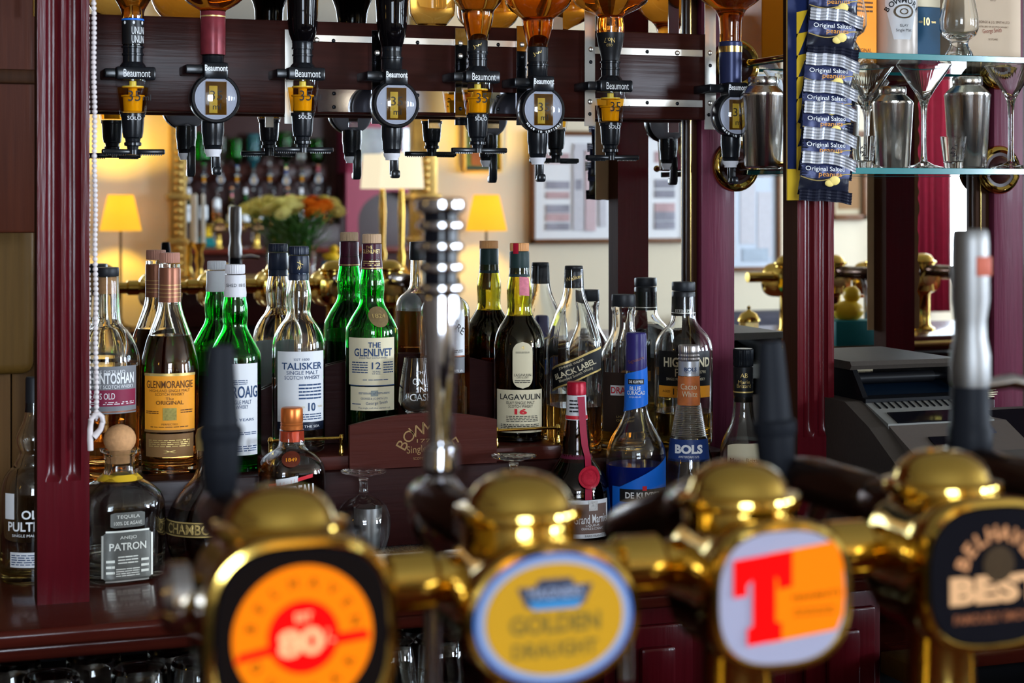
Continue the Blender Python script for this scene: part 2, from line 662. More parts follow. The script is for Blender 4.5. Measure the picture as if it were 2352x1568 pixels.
def wall_with_holes(name, along, pos, a0, a1, z0, z1, holes, th, m):
    """a wall of boxes round its window openings; along = 'x' or 'y'"""
    g = G()

    def bx(p, q, u, v):
        if q - p < 1e-4 or v - u < 1e-4:
            return
        if along == 'x':
            g.box(((p + q) / 2, pos, (u + v) / 2), (q - p, th, v - u))
        else:
            g.box((pos, (p + q) / 2, (u + v) / 2), (th, q - p, v - u))
    c = a0
    for h0, h1, u, v in sorted(holes):
        bx(c, h0, z0, z1)
        bx(h0, h1, z0, u)
        bx(h0, h1, v, z1)
        c = h1
    bx(c, a1, z0, z1)
    return struct(name, g, m, smooth=False)


wallbox('floor', ((XL + XR) / 2, -D2 / 2, -0.05), (XR - XL + 0.4, D2 + 0.6, 0.1), FLOOR)
wallbox('ceiling', ((XL + XR) / 2, -D2 / 2, ZC + 0.05), (XR - XL + 0.4, D2 + 0.6, 0.1), CEIL)
wallbox('wall_bar', ((XL + XR) / 2, 0.10, ZC / 2), (XR - XL + 0.4, 0.1, ZC), DPAN)
WIN = [('x', -D2 - 0.06, -1.3, 0.4, 0.95, 2.65), ('x', -D2 - 0.06, 5.62, 7.2, 0.95, 2.65), ('y', XR + 0.06, -2.45, -0.75, 1.0, 2.5), ('y', XR + 0.06, -5.05, -3.35, 1.0, 2.5),  # first entry: window out of the mirror's view, added to let in fill light
       ]
wall_with_holes('wall_opposite', 'x', -D2 - 0.06, XL, XR, 0, ZC, [(-1.3, 0.4, 0.95, 2.65), (5.62, 7.2, 0.95, 2.65)], 0.12, WALL)
wall_with_holes('wall_right', 'y', XR + 0.06, -D2 - 0.12, 0.15, 0, ZC, [(-2.45, -0.75, 1.0, 2.5), (-5.05, -3.35, 1.0, 2.5)], 0.12, SIDEW)
wall_with_holes('wall_left', 'y', XL - 0.06, -D2 - 0.12, 0.15, 0, ZC, [], 0.12, SIDEW)

pane_m = clear('window pane')
struct('trim_3', G().box(((XL + XR) / 2, -D2 + 0.012, 0.27), (XR - XL, 0.022, 0.54)).box(((XL + XR) / 2, -D2 + 0.016, 0.55), (XR - XL, 0.032, 0.03)), MAHD, smooth=False)
WHP = mat('white window paint', (0.72, 0.72, 0.70), 0.5, 0, 0.04)
for i, (ax, pos, a, b, z0, z1) in enumerate(WIN):
    w = thing('window_%d' % (i + 1), '', '', (0, 0, 0))
    for k in ('label', 'category'):
        del w[k]
    w['kind'] = 'structure'

    def bar_(c, d, name='frame_bar'):
        if ax == 'y':
            c, d = (c[1], c[0], c[2]), (d[1], d[0], d[2])
        part(name, G().box(c, d, 0.004), WHP, w)
    m_ = (a + b) / 2
    for c, d in (((a + 0.03, pos, (z0 + z1) / 2), (0.06, 0.08, z1 - z0)), ((b - 0.03, pos, (z0 + z1) / 2), (0.06, 0.08, z1 - z0)),
                 ((m_, pos, (z0 + z1) / 2), (0.04, 0.06, z1 - z0 - 0.1)), ((m_, pos, z0 + 0.03), (b - a - 0.1, 0.08, 0.06)),
                 ((m_, pos, z1 - 0.03), (b - a - 0.1, 0.08, 0.06)), ((m_, pos, (z0 + z1) / 2 + 0.1), (b - a - 0.1, 0.05, 0.04))):
        bar_(c, d)
    c, d = (m_, pos - 0.0, (z0 + z1) / 2), (b - a - 0.1, 0.004, z1 - z0 - 0.1)
    if ax == 'y':
        c, d = (c[1], c[0], c[2]), (d[1], d[0], d[2])
    part('pane', G().box(c, d), pane_m, w, smooth=False)

# ================================================================== the back bar
ZCT = H - 0.506            # worktop
ZRA = H - 0.392            # riser behind it
ZST = H - 0.371            # display stand on the riser
PF = 2.277                 # front faces of the free-standing pilasters

g = G()
g.box((1.2, -0.24, ZCT - 0.0105), (4.7, 0.484, 0.021), 0.007, 3)
worktop = thing('worktop', 'polished mahogany back bar worktop under the bottles', 'worktop', (0, 0, 0))
part('top_board', g, MAHC, worktop)
part('nosing', G().box((1.2, -0.225, ZCT - 0.034), (4.7, 0.44, 0.026), 0.011, 3), MAHC, worktop)
g = G().box((0.73, -0.074, (ZCT + ZRA) / 2), (1.0, 0.146, ZRA - ZCT), 0.004)
solo('bottle_riser', g, MAHD, 'low dark wooden riser along the mirror carrying the back row of bottles', 'shelf')

# cabinets under the worktop
cab = thing('back_bar_cabinet', 'mahogany cabinet under the right half of the worktop with raised panel front', 'cabinet', (0, 0, 0))
xa, xb = PX(1400, 2.2), PX(2040, 2.2)
zt = ZCT - 0.048
part('carcass', G().box(((xa + xb) / 2, -0.21, zt / 2 - 0.002), (xb - xa, 0.40, zt - 0.004), 0.003), MAH, cab)
n_, wd = 3, (xb - xa) / 3
for i in range(n_):
    cx = xa + wd * (i + 0.5)
    d_ = part('drawer', G().box((cx, -0.417, zt - 0.10), (wd - 0.03, 0.012, 0.15), 0.004), MAH, cab)
    part('raised_panel', G().box((cx, -0.427, zt - 0.10), (wd - 0.09, 0.014, 0.095), 0.006), MAH, d_)
    d_ = part('door', G().box((cx, -0.417, zt / 2 - 0.09), (wd - 0.03, 0.012, zt - 0.24), 0.004), MAH, cab)
    part('raised_panel', G().box((cx, -0.427, zt / 2 - 0.09), (wd - 0.11, 0.014, zt - 0.36), 0.006), MAH, d_)
us = thing('under_shelf', 'open dark shelf unit under the left worktop holding tumblers', 'shelf', (0, 0, 0))
part('board', G().box((0.24, -0.22, H - 0.67), (1.32, 0.40, 0.02), 0.004), MAHD, us)
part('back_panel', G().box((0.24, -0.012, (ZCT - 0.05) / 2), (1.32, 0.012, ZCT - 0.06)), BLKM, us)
part('plinth', G().box((0.24, -0.22, 0.36), (1.32, 0.38, 0.72)), MAHD, us)
us2 = thing('lower_shelf', 'red-edged open shelf at the far right under the till', 'shelf', (0, 0, 0))
xs = PX(2190, 2.2)
part('board', G().box((xs + 0.35, -0.24, at(2250, 1520, 2.17).z), (0.85, 0.42, 0.022), 0.004), MAHC, us2)
part('side', G().box((xs + 0.78, -0.24, (ZCT - 0.05) / 2), (0.02, 0.42, ZCT - 0.05)), MAHD, us2)
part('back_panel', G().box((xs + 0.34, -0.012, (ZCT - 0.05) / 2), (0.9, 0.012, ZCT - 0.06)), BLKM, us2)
p = at(2115, 1535, 2.15)
solo('timber_offcut', G().box((p.x, p.y, p.z), (0.07, 0.10, 0.03), 0.003), TAN,
     'tan timber block with a screw hole between the cabinet and the low shelf', 'block')

# mirrors behind the bottles
solo('bar_mirror', G().box((0.72, 0.006, H + 0.16), (1.08, 0.012, 1.20)), MIR,
     'large mirror behind the whisky bottles, reflecting the room', 'mirror', smooth=False)
solo('bar_mirror', G().box((1.548, 0.006, H + 0.16), (0.492, 0.012, 1.20)), MIR,
     'narrower mirror behind the glass shelves and the till', 'mirror', smooth=False)
for i, (xx, w_, gx) in enumerate([(1.2315, 0.016, 1.2265), (1.777, 0.028, 1.772)]):
    t = struct('trim_%d' % (i + 1), G().box((xx, -0.008, H + 0.2), (w_, 0.014, 1.28), 0.003), WALN)
    part('gold_line', G().box((gx, -0.0160, H + 0.2), (0.0022, 0.003, 1.28), 0.0008), BRASSD, t)


# columns against the mirror, and free-standing pilasters in front of them
def post(x0, x1, y0, y1, label):
    g = G().box(((x0 + x1) / 2, -(y0 + y1) / 2, ZCT + 0.6), (x1 - x0, y1 - y0, 1.2), 0.003)
    return solo('mahogany_post', g, MAHP, label, 'post')


post(1.24, 1.30, 0.001, 0.028, 'red mahogany post against the mirror at the right end of the optics board')
post(1.791, 1.85, 0.001, 0.028, 'red mahogany post against the mirror at the right edge, behind the till')


def pilaster(x0, w, zfl, label):
    """flat column whose front carries two rounded flutes that end above the foot"""
    e, top = 0.0435, ZCT + 1.25
    root = thing('pilaster', label, 'column', (x0, -(D - PF), ZCT))
    xs_ = []
    flutes = ((0.19 * w, 0.045 * w + 0.0045), (0.60 * w, 0.045 * w + 0.0045))
    N = 44
    zs = [0.0, zfl - ZCT - 0.02, zfl - ZCT - 0.004] + [zfl - ZCT + 0.004 * k for k in range(8)] + [0.8, top - ZCT]
    vs, fs = [], []
    for z in zs:
        k = min(1.0, max(0.0, (z - (zfl - ZCT)) / 0.024))
        k = math.sqrt(max(0.0, 1 - (1 - k) ** 2)) if k > 0 else 0
        for i in range(N + 1):
            x = w * i / N
            d = 0.0
            for c, hw in ((0.30 * w, 0.135 * w), (0.70 * w, 0.135 * w)):
                if abs(x - c) < hw:
                    d = math.sqrt(1 - ((x - c) / hw) ** 2) * hw * 0.85 * k
            vs.append((x, d, z))
    m = N + 1
    for j in range(len(zs) - 1):
        for i in range(N):
            fs.append((j * m + i, j * m + i + 1, (j + 1) * m + i + 1, (j + 1) * m + i))
    b0 = len(vs)
    for z in zs:
        vs += [(0, e, z), (w, e, z)]
    for j in range(len(zs) - 1):
        a, b = b0 + 2 * j, b0 + 2 * j + 2
        fs += [(a, b, b + 1, a + 1), (j * m, (j + 1) * m, b, a), (j * m + N, a + 1, b + 1, (j + 1) * m + N)]
    fs.append([i for i in range(N + 1)] + [b0 + 1, b0])
    g = G().add(vs, fs)
    for i, f in enumerate(fs):
        xs_ = [vs[k][0] for k in f]
        if max(xs_) - min(xs_) < 1e-6:
            g.m[i] = 1
    part('fluted_shaft', g, [MAH, MAHS], root, ang=30)
    return root


pilaster(0.1805, 0.0632, at(150, 1105, PF).z, 'fluted dark red pilaster at the far left beside the hanging bead chain')
pilaster(1.237, 0.0592, at(1870, 1003, PF).z, 'fluted dark red pilaster behind the hanging card of peanut packets')
pilaster(1.7845, 0.062, at(1870, 1003, PF).z, 'fluted dark red pilaster beyond the right edge, seen only in the mirror')

# dark cupboard and tan timber at the far left
lp = thing('wall_cupboard', 'dark mahogany cupboard hung at the top left behind the pilaster', 'cupboard', (0, 0, 0))
z0 = at(40, 535, 2.45).z
xr = PX(96, 2.45)
part('door_panel', G().box((xr - 0.2, -0.15, z0 + 0.3), (0.4, 0.06, 0.6), 0.004), DPAN, lp)
zr = at(40, 173, 2.42).z
part('rail', G().box((xr - 0.2, -0.184, zr), (0.4, 0.014, 0.019), 0.004), WALN, lp)
part('stile', G().box((PX(2, 2.42) - 0.1, -0.184, zr + 0.2), (0.2, 0.014, 0.36), 0.004), DPAN, lp)
part('hinge', G().tube([at(80, 38, 2.43), at(80, -30, 2.43)], 0.003), BRASSD, lp)
tb = thing('timber_lining', 'rough tan timber lining at the far left behind the clear decorated bottle', 'panel', (0, 0, 0))
zs1 = at(40, 860, 2.58).z
for x0, x1 in ((-260, -90), (-88, 78)):
    x0, x1 = PX(x0, 2.58), PX(x1, 2.58)
    part('upper_board', G().box(((x0 + x1) / 2, -0.035, (zs1 + H + 0.1) / 2), (x1 - x0, 0.04, H + 0.1 - zs1), 0.016, 4), TAN, tb)
for i in range(4):
    x0, x1 = PX(-160 + 62 * i, 2.62), PX(-160 + 62 * i + 61, 2.62)
    part('plank', G().box(((x0 + x1) / 2, -0.008 - 0.002 * (i % 2), ZCT + 0.31), (x1 - x0 - 0.0005, 0.012, 0.618), 0.002), wood('brown plank', (0.05, 0.022, 0.005), (0.09, 0.042, 0.010), 'Z', 0.6, 0), tb)

# ------------------------------------------------------------------ optics board with its metal strips
PB = 2.565
yb = -(D - PB)
ob = thing('optics_board', 'long dark wooden board across the mirror that carries the spirit optics', 'rail', (0, 0, 0))
zb0, zb1 = H + 0.1205, H + 0.2562
part('board', G().box((0.7100, yb + 0.0125, (zb0 + zb1) / 2), (1.06, 0.025, zb1 - zb0), 0.003), MAHH, ob)


def screw(x, z, y, parent, m=NICK, r=0.0042):
    part('screw', G().ball((x, y, z), r, 12, 1, 0.6, 1), m, parent)


def strip(xa, ya, xb, yb_, lab=None, m=NICK, screws=(), off=0.002, th=0.002):
    p, q = at(xa, ya, PB), at(xb, yb_, PB)
    o = part('strip', G().box(((p.x + q.x) / 2, yb - off, (p.z + q.z) / 2), (abs(q.x - p.x), th, abs(p.z - q.z)), 0.0004, 1), m, ob, lab)
    for sx_, sy_, dk in screws:
        v = at(sx_, sy_, PB)
        screw(v.x, v.z, yb - off - th / 2, o, BLK if dk else NICK, 0.0030 if dk else 0.0042)
    return o


strip(716, 80, 1212, 110, screws=((726, 92, 0), (765, 94, 1), (958, 98, 1), (1143, 103, 1)))
strip(1345, 107, 1612, 131, screws=((1485, 119, 1), (1554, 122, 0)))
strip(728, 204, 866, 259, m=CHROME, screws=((766, 215, 1), (766, 246, 1)))
strip(944, 208, 1200, 262, m=CHROME, screws=((958, 219, 1), (958, 249, 1), (1143, 222, 1), (1143, 251, 1)))
strip(1345, 225, 1612, 247, screws=((1485, 236, 1), (1554, 238, 1)))
for xa, xb, ya, y2, m, ss in ((652, 672, 68, 285, NICK, ()), (852, 874, 70, 285, CHROME, ((864, 122, 0), (864, 250, 0))),
                              (1043, 1072, 65, 288, CHROME, ((1055, 100, 0), (1055, 129, 0), (1055, 250, 1))),
                              (1184, 1212, 60, 288, CHROME, ((1196, 103, 0), (1196, 132, 1))),
                              (1340, 1364, -60, 290, NICK, ((1354, 114, 0), (1354, 143, 1), (1352, 234, 0), (1352, 262, 1))),
                              (1616, 1641, -60, 298, NICK, ((1627, 122, 0), (1628, 151, 1), (1627, 237, 0), (1625, 264, 1)))):
    strip(xa, ya, xb, y2, m=m, screws=ss, off=0.0045)

# ------------------------------------------------------------------ spirit optics
PO = 2.513
_opt = {}


def optic(kind, x, y, label):
    """x, y: pixel of the middle of the maker's plate"""
    s_ = PZ(x, PO) / F
    o = at(x, y, PO)
    root = thing('spirit_optic', label, 'optic', o, 0, 'spirit optics along the board')
    q = 0.000628       # metres per pixel for the shape itself
    back = (D - PO) - (D - PB) + 0.002

    def L(pr):
        return [(r * q, -z * q) for z, r in pr]
    if kind == 'solo':
        pl = part('plate', G().box((0.002, -0.010, 0), (86 * q, 0.022, 29 * q), 0.003), BLK, root)
        part('lettering', facetext([('Beaumont', 0.003, 0.0, 17 * q, 58 * q)], -0.0215), INKW, pl, recalc=False, smooth=False)
        part('stopper', G().lathe(L([(-14, 30), (-20, 27), (-26, 22), (-40, 22), (-41, 24), (-45, 24), (-46, 22), (-56, 22), (-57, 25), (-61, 25), (-62, 22), (-72, 21)]), 28), BLK, root)
        ch = part('measuring_chamber', G().lathe(L([(14, 38), (28, 37), (85, 29), (88, 28), (88, 0)]), 36), CLRP, root, ang=50)
        part('spirit', G().lathe(L([(30, 33.9), (84.5, 25.6), (84.5, 0), (30, 0)]), 32), AMBP, ch, ang=50)
        part('plunger', G().lathe(L([(16, 8), (26, 8), (27, 24), (31, 24), (32, 10), (46, 10), (47, 26), (50, 26), (52, 22), (82, 20), (84, 18)]), 20), CHAMY, ch)
        part('lettering', facetext([('35', -0.001, -50 * q, 23 * q, 27 * q), ('ml', 0.0165, -53 * q, 13 * q, 17 * q)], -36.5 * q), INK, ch, recalc=False, smooth=False)
        vb = part('valve_body', G().lathe(L([(88, 27), (94, 27), (96, 25), (128, 23), (140, 21), (143, 17), (150, 16), (152, 19), (158, 19), (160, 13), (168, 12)]), 28), BLK, root)
        part('lettering', facetext([('SOLO', 0, -98 * q, 9 * q, 30 * q)], -26.5 * q), INKW, vb, recalc=False, smooth=False)
        lv = G()
        for a in (12, 168):
            M = Matrix.Translation((0, 0, -172 * q)) @ Matrix.Rotation(R(-a), 4, 'Z')
            lv.box((0.022, 0, 0), (0.044, 0.0085, 0.0075), 0.002, M=M)
            for k in range(10):
                lv.box((0.012 + 0.003 * k, 0, -0.0042), (0.0014, 0.0080, 0.0018), M=M)
        lv.lathe(L([(165, 12), (178, 12)]), 20)
        part('lever', lv, BLK, root)
    else:
        pl = part('plate', G().box((0, -0.012, -4 * q), (55 * q, 0.030, 38 * q), 0.003), BLK, root)
        part('lettering', facetext([('Beaumont', 0, 2 * q, 14 * q, 55 * q * 0.92, 0, 0.02)], -0.0275), INKW, pl, recalc=False, smooth=False)
        part('stopper', G().lathe(L([(-14, 27), (-18, 24), (-40, 24), (-41, 26), (-45, 26), (-46, 23), (-62, 22)]), 28), BLK, root)
        Mc = Matrix.Translation((0, 0, -65 * q)) @ Matrix.Rotation(R(90), 4, 'X')
        fr_ = part('round_frame', G().lathe([(0.0305, 0.004), (0.0335, 0.004), (0.0352, 0.008), (0.0352, 0.022), (0.0335, 0.026), (0.0305, 0.026), (0.0300, 0.0235), (0.0300, 0.008)], 48, M=Mc, closed=True), BLK, root)
        dl = part('dial', G().lathe([(0, 0.024), (0.0296, 0.024), (0.0296, 0.0250), (0, 0.0250)], 48, M=Mc), DIAL, fr_)
        part('window', G().box((0, -0.0256, -65 * q), (0.0295, 0.0012, 0.0465), 0.0004), CHAMD, fr_)
        part('column', G().box((-0.004, -0.0264, -68 * q), (0.0115, 0.0006, 0.038), 0.0002), mat('dim yellow column', (0.42, 0.25, 0.02), 0.4), fr_)
        part('lettering', facetext([('35', 0.0, -0.0370, 0.0130, 0.0175), ('ml', 0.001, -0.0525, 0.0085, 0.0115)], -0.0270), INK, fr_, recalc=False, smooth=False)
        part('clear_dome', G().lathe([(0.0296, 0.0262), (0.0285, 0.0285), (0.026, 0.0315), (0.02, 0.0350), (0.012, 0.0372), (0, 0.038), (0, 0.0372), (0.012, 0.0364), (0.02, 0.0342), (0.0255, 0.0308), (0.0278, 0.028), (0.0286, 0.0262)], 48, M=Mc), CLRP, fr_, ang=60)
        if y > 180:
            part('lettering', facetext(arc('Made in England', 0.0333, 0, -65 * q, 0.0034, R(270), R(7.2), True), -0.0264), INKW, fr_, recalc=False, smooth=False)
        vb = part('valve_body', G().lathe(L([(112, 25), (140, 25), (150, 23), (168, 22), (170, 20), (178, 19)]), 28), BLK, root)
        part('spout_tip', G().lathe(L([(178, 20), (184, 19), (190, 15), (194, 15)]), 24), WHT, root)
        part('clear_back_disc', G().lathe([(0.033, 0.003), (0.0345, 0.0), (0.030, -0.009), (0.020, -0.014), (0, -0.0155)], 40, M=Mc), mat('smoky grey plastic', (0.13, 0.125, 0.14), 0.25, spec=0.4), root, ang=60)
        part('inner_cylinder', G().lathe(L([(30, 17), (112, 17)]), 24), mat('grey inner plastic', (0.28, 0.27, 0.29), 0.35), root)
        part('lever', G().box((0.006, 0.009, -195 * q), (0.013, 0.009, 0.045), 0.003).box((0.006, 0.004, -226 * q), (0.012, 0.018, 0.012), 0.003), BLK, root)
    part('clip_arm', G().box((-0.014, back / 2 - 0.001, 1 * q), (0.050, back + 0.012, 0.013), 0.002), BLK, root)
    return root


OPT = [('solo', 305, 170), ('round', 489, 161), ('solo', 695, 171), ('round', 900, 176), ('solo', 1097, 178), ('round', 1235, 191),
       ('solo', 1402, 199), ('round', 1678, 205)]
ORD = ['first', 'second', 'third', 'fourth', 'fifth', 'sixth', 'seventh', 'eighth']
BN = ['amber bottle with black and blue neck label', 'amber bottle with red foil neck', 'black glass bottle with long neck',
      'black glass bottle in the middle', 'amber bottle with golden flared neck', 'amber bottle with wide golden shoulder',
      'amber bottle with bulging neck and black sleeve', 'amber bottle with dark blue gold-banded neck']
for i, (k, x, y) in enumerate(OPT):
    optic(k, x, y, '%s optic, %s from the left under the %s' % ('round-dial' if k == 'round' else 'tapered clear', ORD[i], BN[i].split(' with')[0]))


def upended(i, prof, glass, liq, neck, extra=None):
    k, x, y = OPT[i]
    # one profile from the lip up to the base above the frame; built foot-first, so reversed
    b = Bottle('upended_bottle', 'upended %s, %s on the board' % (BN[i], ORD[i]), x, PO, (HY - prof[0][0]) * PZ(x, PO) / F,
               list(reversed(prof)), glass, group='upended bottles on the optics', flip=True, liquid=None, seg=36)
    # liquid: fills everything below the upturned base
    if liq:
        s_ = b.s
        th = 0.0024
        pr = [(max((h * s_) - th, 0.003), b.z(py)) for py, h in prof]
        g = G()
        pr2 = [(0, pr[0][1] + 0.004)] + [(r + 0.0003, z) for r, z in pr]
        pr2 = [p for p in pr2 if p[1] < b.z0 - 0.02]
        rl = pr2[-1][0]
        g.lathe(smooth(pr2) + [(rl, b.z0 - 0.012), (0, b.z0 - 0.0125)], 36)
        part('liquid', g, liq, b.root, ang=50)
    for nm, pf, m in neck:
        b.ring(nm, pf, m)
    if extra:
        extra(b)
    return b


TOPY = -330
upended(0, [(122, 22), (100, 23), (45, 24), (25, 26), (12, 33), (0, 40), (-20, 55), (-45, 66), (-90, 70), (TOPY, 70)], GLS, AMB,
        [('neck_label', [(102, 24.5), (46, 25.2), (45, 25.2), (44, 24.0), (102, 23.2)], BLKL), ('blue_line', [(48, 25.6), (44, 25.4)], BLUE)],
        lambda b: b.text([('UNUN', 11, 72, 17, 26), ('UNUN', 11, 92, 17, 26), ('. . .', 2, 54, 8, 40)], INKW, off=0.003))
upended(1, [(130, 24), (126, 27), (40, 27), (25, 28), (18, 40), (5, 62), (-20, 82), (-60, 92), (TOPY, 92)], GLS, AMBO,
        [('neck_foil', [(126, 28.5), (105, 28.8), (28, 28.8), (26, 28)], mat('worn red foil', (0.16, 0.022, 0.030), 0.3, 0.15, 0.5, 70)),
         ('gold_line', [(40, 29.1), (37, 29.1)], GOLD)])
upended(2, [(98, 23), (92, 26), (75, 32), (50, 35), (10, 36), (-20, 37), (-50, 50), (-90, 76), (TOPY, 78)], GLSK, None,
        [('collar', [(112, 24), (100, 24), (96, 25)], BLK)])
upended(3, [(108, 24), (100, 26), (80, 32), (50, 36), (20, 37), (0, 39), (-20, 43), (-50, 56), (-90, 78), (TOPY, 80)], GLSK, None,
        [('collar', [(118, 23), (108, 23), (105, 24)], BLK)])
upended(4, [(124, 22), (95, 22.5), (85, 25), (60, 32), (36, 37), (27, 37), (22, 40), (5, 54), (-5, 58), (-50, 59), (TOPY, 59)], GLS, AMB,
        [('capsule', [(126, 23), (95, 23.5), (93, 22.5)], BLKL)],
        lambda b: b.text([('Jw', 0, 107, 9, 20, 0.5)], GOLD, off=0.0035))
upended(5, [(140, 22), (108, 22.5), (95, 26), (70, 33), (50, 36), (42, 37), (38, 44), (22, 66), (8, 76), (-10, 78), (-45, 78), (TOPY, 78)], GLS, AMBO,
        [('capsule', [(142, 23.5), (110, 24), (108, 22.5)], BLKL)],
        lambda b: b.text([('Jw', 0, 124, 9, 20, 0.5)], GOLD, off=0.0035))
upended(6, [(150, 19), (120, 23), (105, 27), (78, 31), (60, 32), (45, 29.5), (38, 29), (32, 40), (20, 66), (8, 84), (-5, 88), (-45, 88), (TOPY, 88)], GLS, AMBO,
        [('sleeve', [(152, 20), (140, 20.5), (120, 24), (105, 28), (80, 32.2), (76, 32.4), (76, 30)], BLKL)],
        lambda b: b.text([('No.7', -2, 95, 11, 22, pi), ('OLD', -2, 106, 6, 12, pi)], GOLD, off=0.0032))
upended(7, [(190, 24), (100, 25), (60, 26), (35, 29), (20, 38), (8, 58), (-10, 76), (-40, 86), (TOPY, 88)], GLS, AMBO,
        [('capsule', [(192, 25.5), (160, 26), (98, 27), (96, 25.5)], mat('dark blue foil', (0.02, 0.025, 0.07), 0.3, 0.2, 0.1)),
         ('gold_band', [(121, 27.4), (107, 27.6)], BRASSD)])

# ================================================================== bottles standing at the mirror
G_, zr_, zs_ = 'whisky bottles on the riser', -0.392, -0.371

b = Bottle('whisky_bottle', 'clear bottle with flat black cap and grey and maroon label, beside the bead chain', 245, 2.562, zr_,
           [(1098, 73), (820, 75), (805, 72), (790, 67), (770, 57), (757, 46), (746, 34), (725, 31), (690, 29), (640, 28), (634, 28)], GLS,
           group=G_, liquid=(838, AMBD))
b.ring('cap', [(634, 27), (632, 28), (617, 28), (614, 27)], BLKM)
b.ring('cork', [(674, 22), (636, 22.5)], CORK)
lb = b.patch('label', 835, 942, -78, 78, GREY)
b.patch('label_band', 888, 925, -76, 74, MARL, parent=lb, off=0.0011)
b.patch('copper_line', 936, 939, -78, 78, COPP, parent=lb, off=0.0011)
b.text([('AUCHENTOSHAN', -4, 862, 25, 142, 0, 0.03), ('TRIPLE DISTILLED', 0, 847, 7, 84), ('SINGLE MALT SCOTCH WHISKY', 0, 881, 8, 130),
        ('12 YEARS OLD', -20, 902, 14, 76)], INKW, parent=lb, extra=dsh(-60, 70, 914, 922, 2))

b = Bottle('whisky_bottle', 'long-necked amber whisky bottle with orange label and copper-pink cap', 390, 2.562, zr_,
           [(1100, 58), (1090, 64), (1030, 66), (850, 67), (825, 64), (800, 58), (780, 53), (765, 47), (740, 38), (717, 30), (693, 25), (650, 24), (606, 24)],
           GLS, group=G_, liquid=(769, AMBD))
b.ring('cap', [(603, 23), (601, 23.5), (585, 23.5), (580, 22.5)], PINK, ridge=1)
b.ring('capsule', [(693, 25.8), (650, 25), (618, 25), (614, 24.2), (614, 23)], COPP)
for k in range(5):
    b.ring('capsule_line', [(654 + k * 9, 25.6), (653 + k * 9, 25.6)], GOLD)
lb = b.patch('label', 853, 984, -64, 64, ORG)
b.patch('label_border', 851, 857, -65, 65, GOLD, parent=lb, off=0.001)
b.patch('label_border', 979, 984, -65, 65, BRNL, parent=lb, off=0.001)
b.patch('lower_label', 988, 1040, -60, 60, BRNL)
b.text([('GLENMORANGIE', 0, 876, 17, 112, 0, 0.012), ('HIGHLAND SINGLE MALT', 0, 890, 6.5, 94), ('SCOTCH WHISKY', 0, 898, 6.5, 66), ('The', 0, 908, 6, 18),
        ('ORIGINAL', 0, 917, 9, 62, 0, 0.01), ('PERFECTED', 0, 966, 4, 36)], INKB, parent=lb, extra=dsh(-45, 45, 970, 974, 1, 6) + dsh(-58, -24, 935, 943, 2, 3) + dsh(24, 56, 932, 942, 2, 3))
b.patch('emblem', 929, 957, -15, 15, mat('olive print', (0.30, 0.24, 0.06), 0.5, 0, 0.5, 300), parent=lb, off=0.0012, nx=4)
b.text([('x', 0, 1028, 6, 30)], GOLD, extra=dsh(-50, 50, 1000, 1018, 4, 7))

b = Bottle('whisky_bottle', 'green glass bottle with white cap and white label, behind the left black tap handle', 540, 2.555, zr_,
           [(1098, 58), (1085, 60), (815, 60), (805, 56), (790, 48), (775, 40), (760, 31), (747, 27), (735, 28), (718, 29.5), (700, 28.5), (685, 25), (632, 23)],
           GLSG, group=G_, liquid=(880, mat('green whisky', (0.12, 0.30, 0.03), 0, trans=1, ior=1.36, var=0)))
b.ring('cap', [(628, 22), (626, 22.8), (610, 22.8), (607, 21.5)], WHT, ridge=1)
cp = b.ring('capsule', [(681, 25.6), (672, 26), (662, 24.8), (660, 24.4), (634, 24.2), (631, 23.5), (631, 22)], WHT)
b.text([('ISHED 1815', 2, 654, 7.5, 46)], INK, parent=cp)
lb = b.patch('label', 830, 1038, -58, 58, PAPW)
b.text([('LAPHROAIG', 0, 894, 27, 112, 0, 0.015), ('ISLAY SINGLE MALT', 0, 917, 9, 76), ('SCOTCH WHISKY', 0, 928, 9, 60), ('10 YEARS', 20, 957, 6, 50)], INKN, parent=lb,
       extra=dsh(-40, 30, 866, 878, 3, 4) + dsh(-50, 55, 984, 992, 2, 5) + dsh(-50, 55, 1015, 1030, 3, 6))

b = Bottle('whisky_bottle', 'almost empty clear bottle with navy cap and white label, on the display stand', 686, 2.558, zs_,
           [(1010, 59), (1000, 61), (800, 61), (785, 60), (772, 57), (758, 51), (745, 43), (733, 33), (720, 27), (705, 27), (690, 29), (672, 29), (655, 26), (640, 23), (590, 22)],
           GLS, group='whisky bottles on the display stand')
b.ring('cap', [(584, 23), (582, 23.3), (568, 23.3), (565, 22)], NAVY, ridge=1)
b.ring('capsule', [(643, 23.6), (631, 24), (628, 22.8), (624, 24.2), (592, 24), (587, 23), (587, 22)], NAVY)
b.text([('X', 3, 604, 12, 8, 0.6), ('W', 1, 614, 9, 8, -0.4)], GOLD, off=0.0022)
lb = b.patch('label', 802, 962, -62, 60, PAPW, turn=0.14)
b.patch('label_foot', 962, 981, -62, 60, NAVY, turn=0.14)
b.text([('TALISKER', 1, 835, 16, 98, 0, 0.015), ('EST 1830', -1, 820, 5, 34), ('SINGLE MALT', 1, 850, 8.5, 74), ('SCOTCH WHISKY', 1, 861, 8.5, 84), ('10', 22, 928, 19, 18, 0, 0.02)],
       INKN, parent=lb, turn=0.14, extra=dsh(-8, 50, 874, 912, 5, 4) + dsh(-25, 50, 942, 958, 3, 5))
b.text([('AGED', -2, 928, 4, 14), ('YEARS', 45, 928, 4, 15)], GOLD, parent=lb, turn=0.14)
b.text([('MADE BY THE SEA', 0, 972, 5.5, 84)], INKW, turn=0.14)

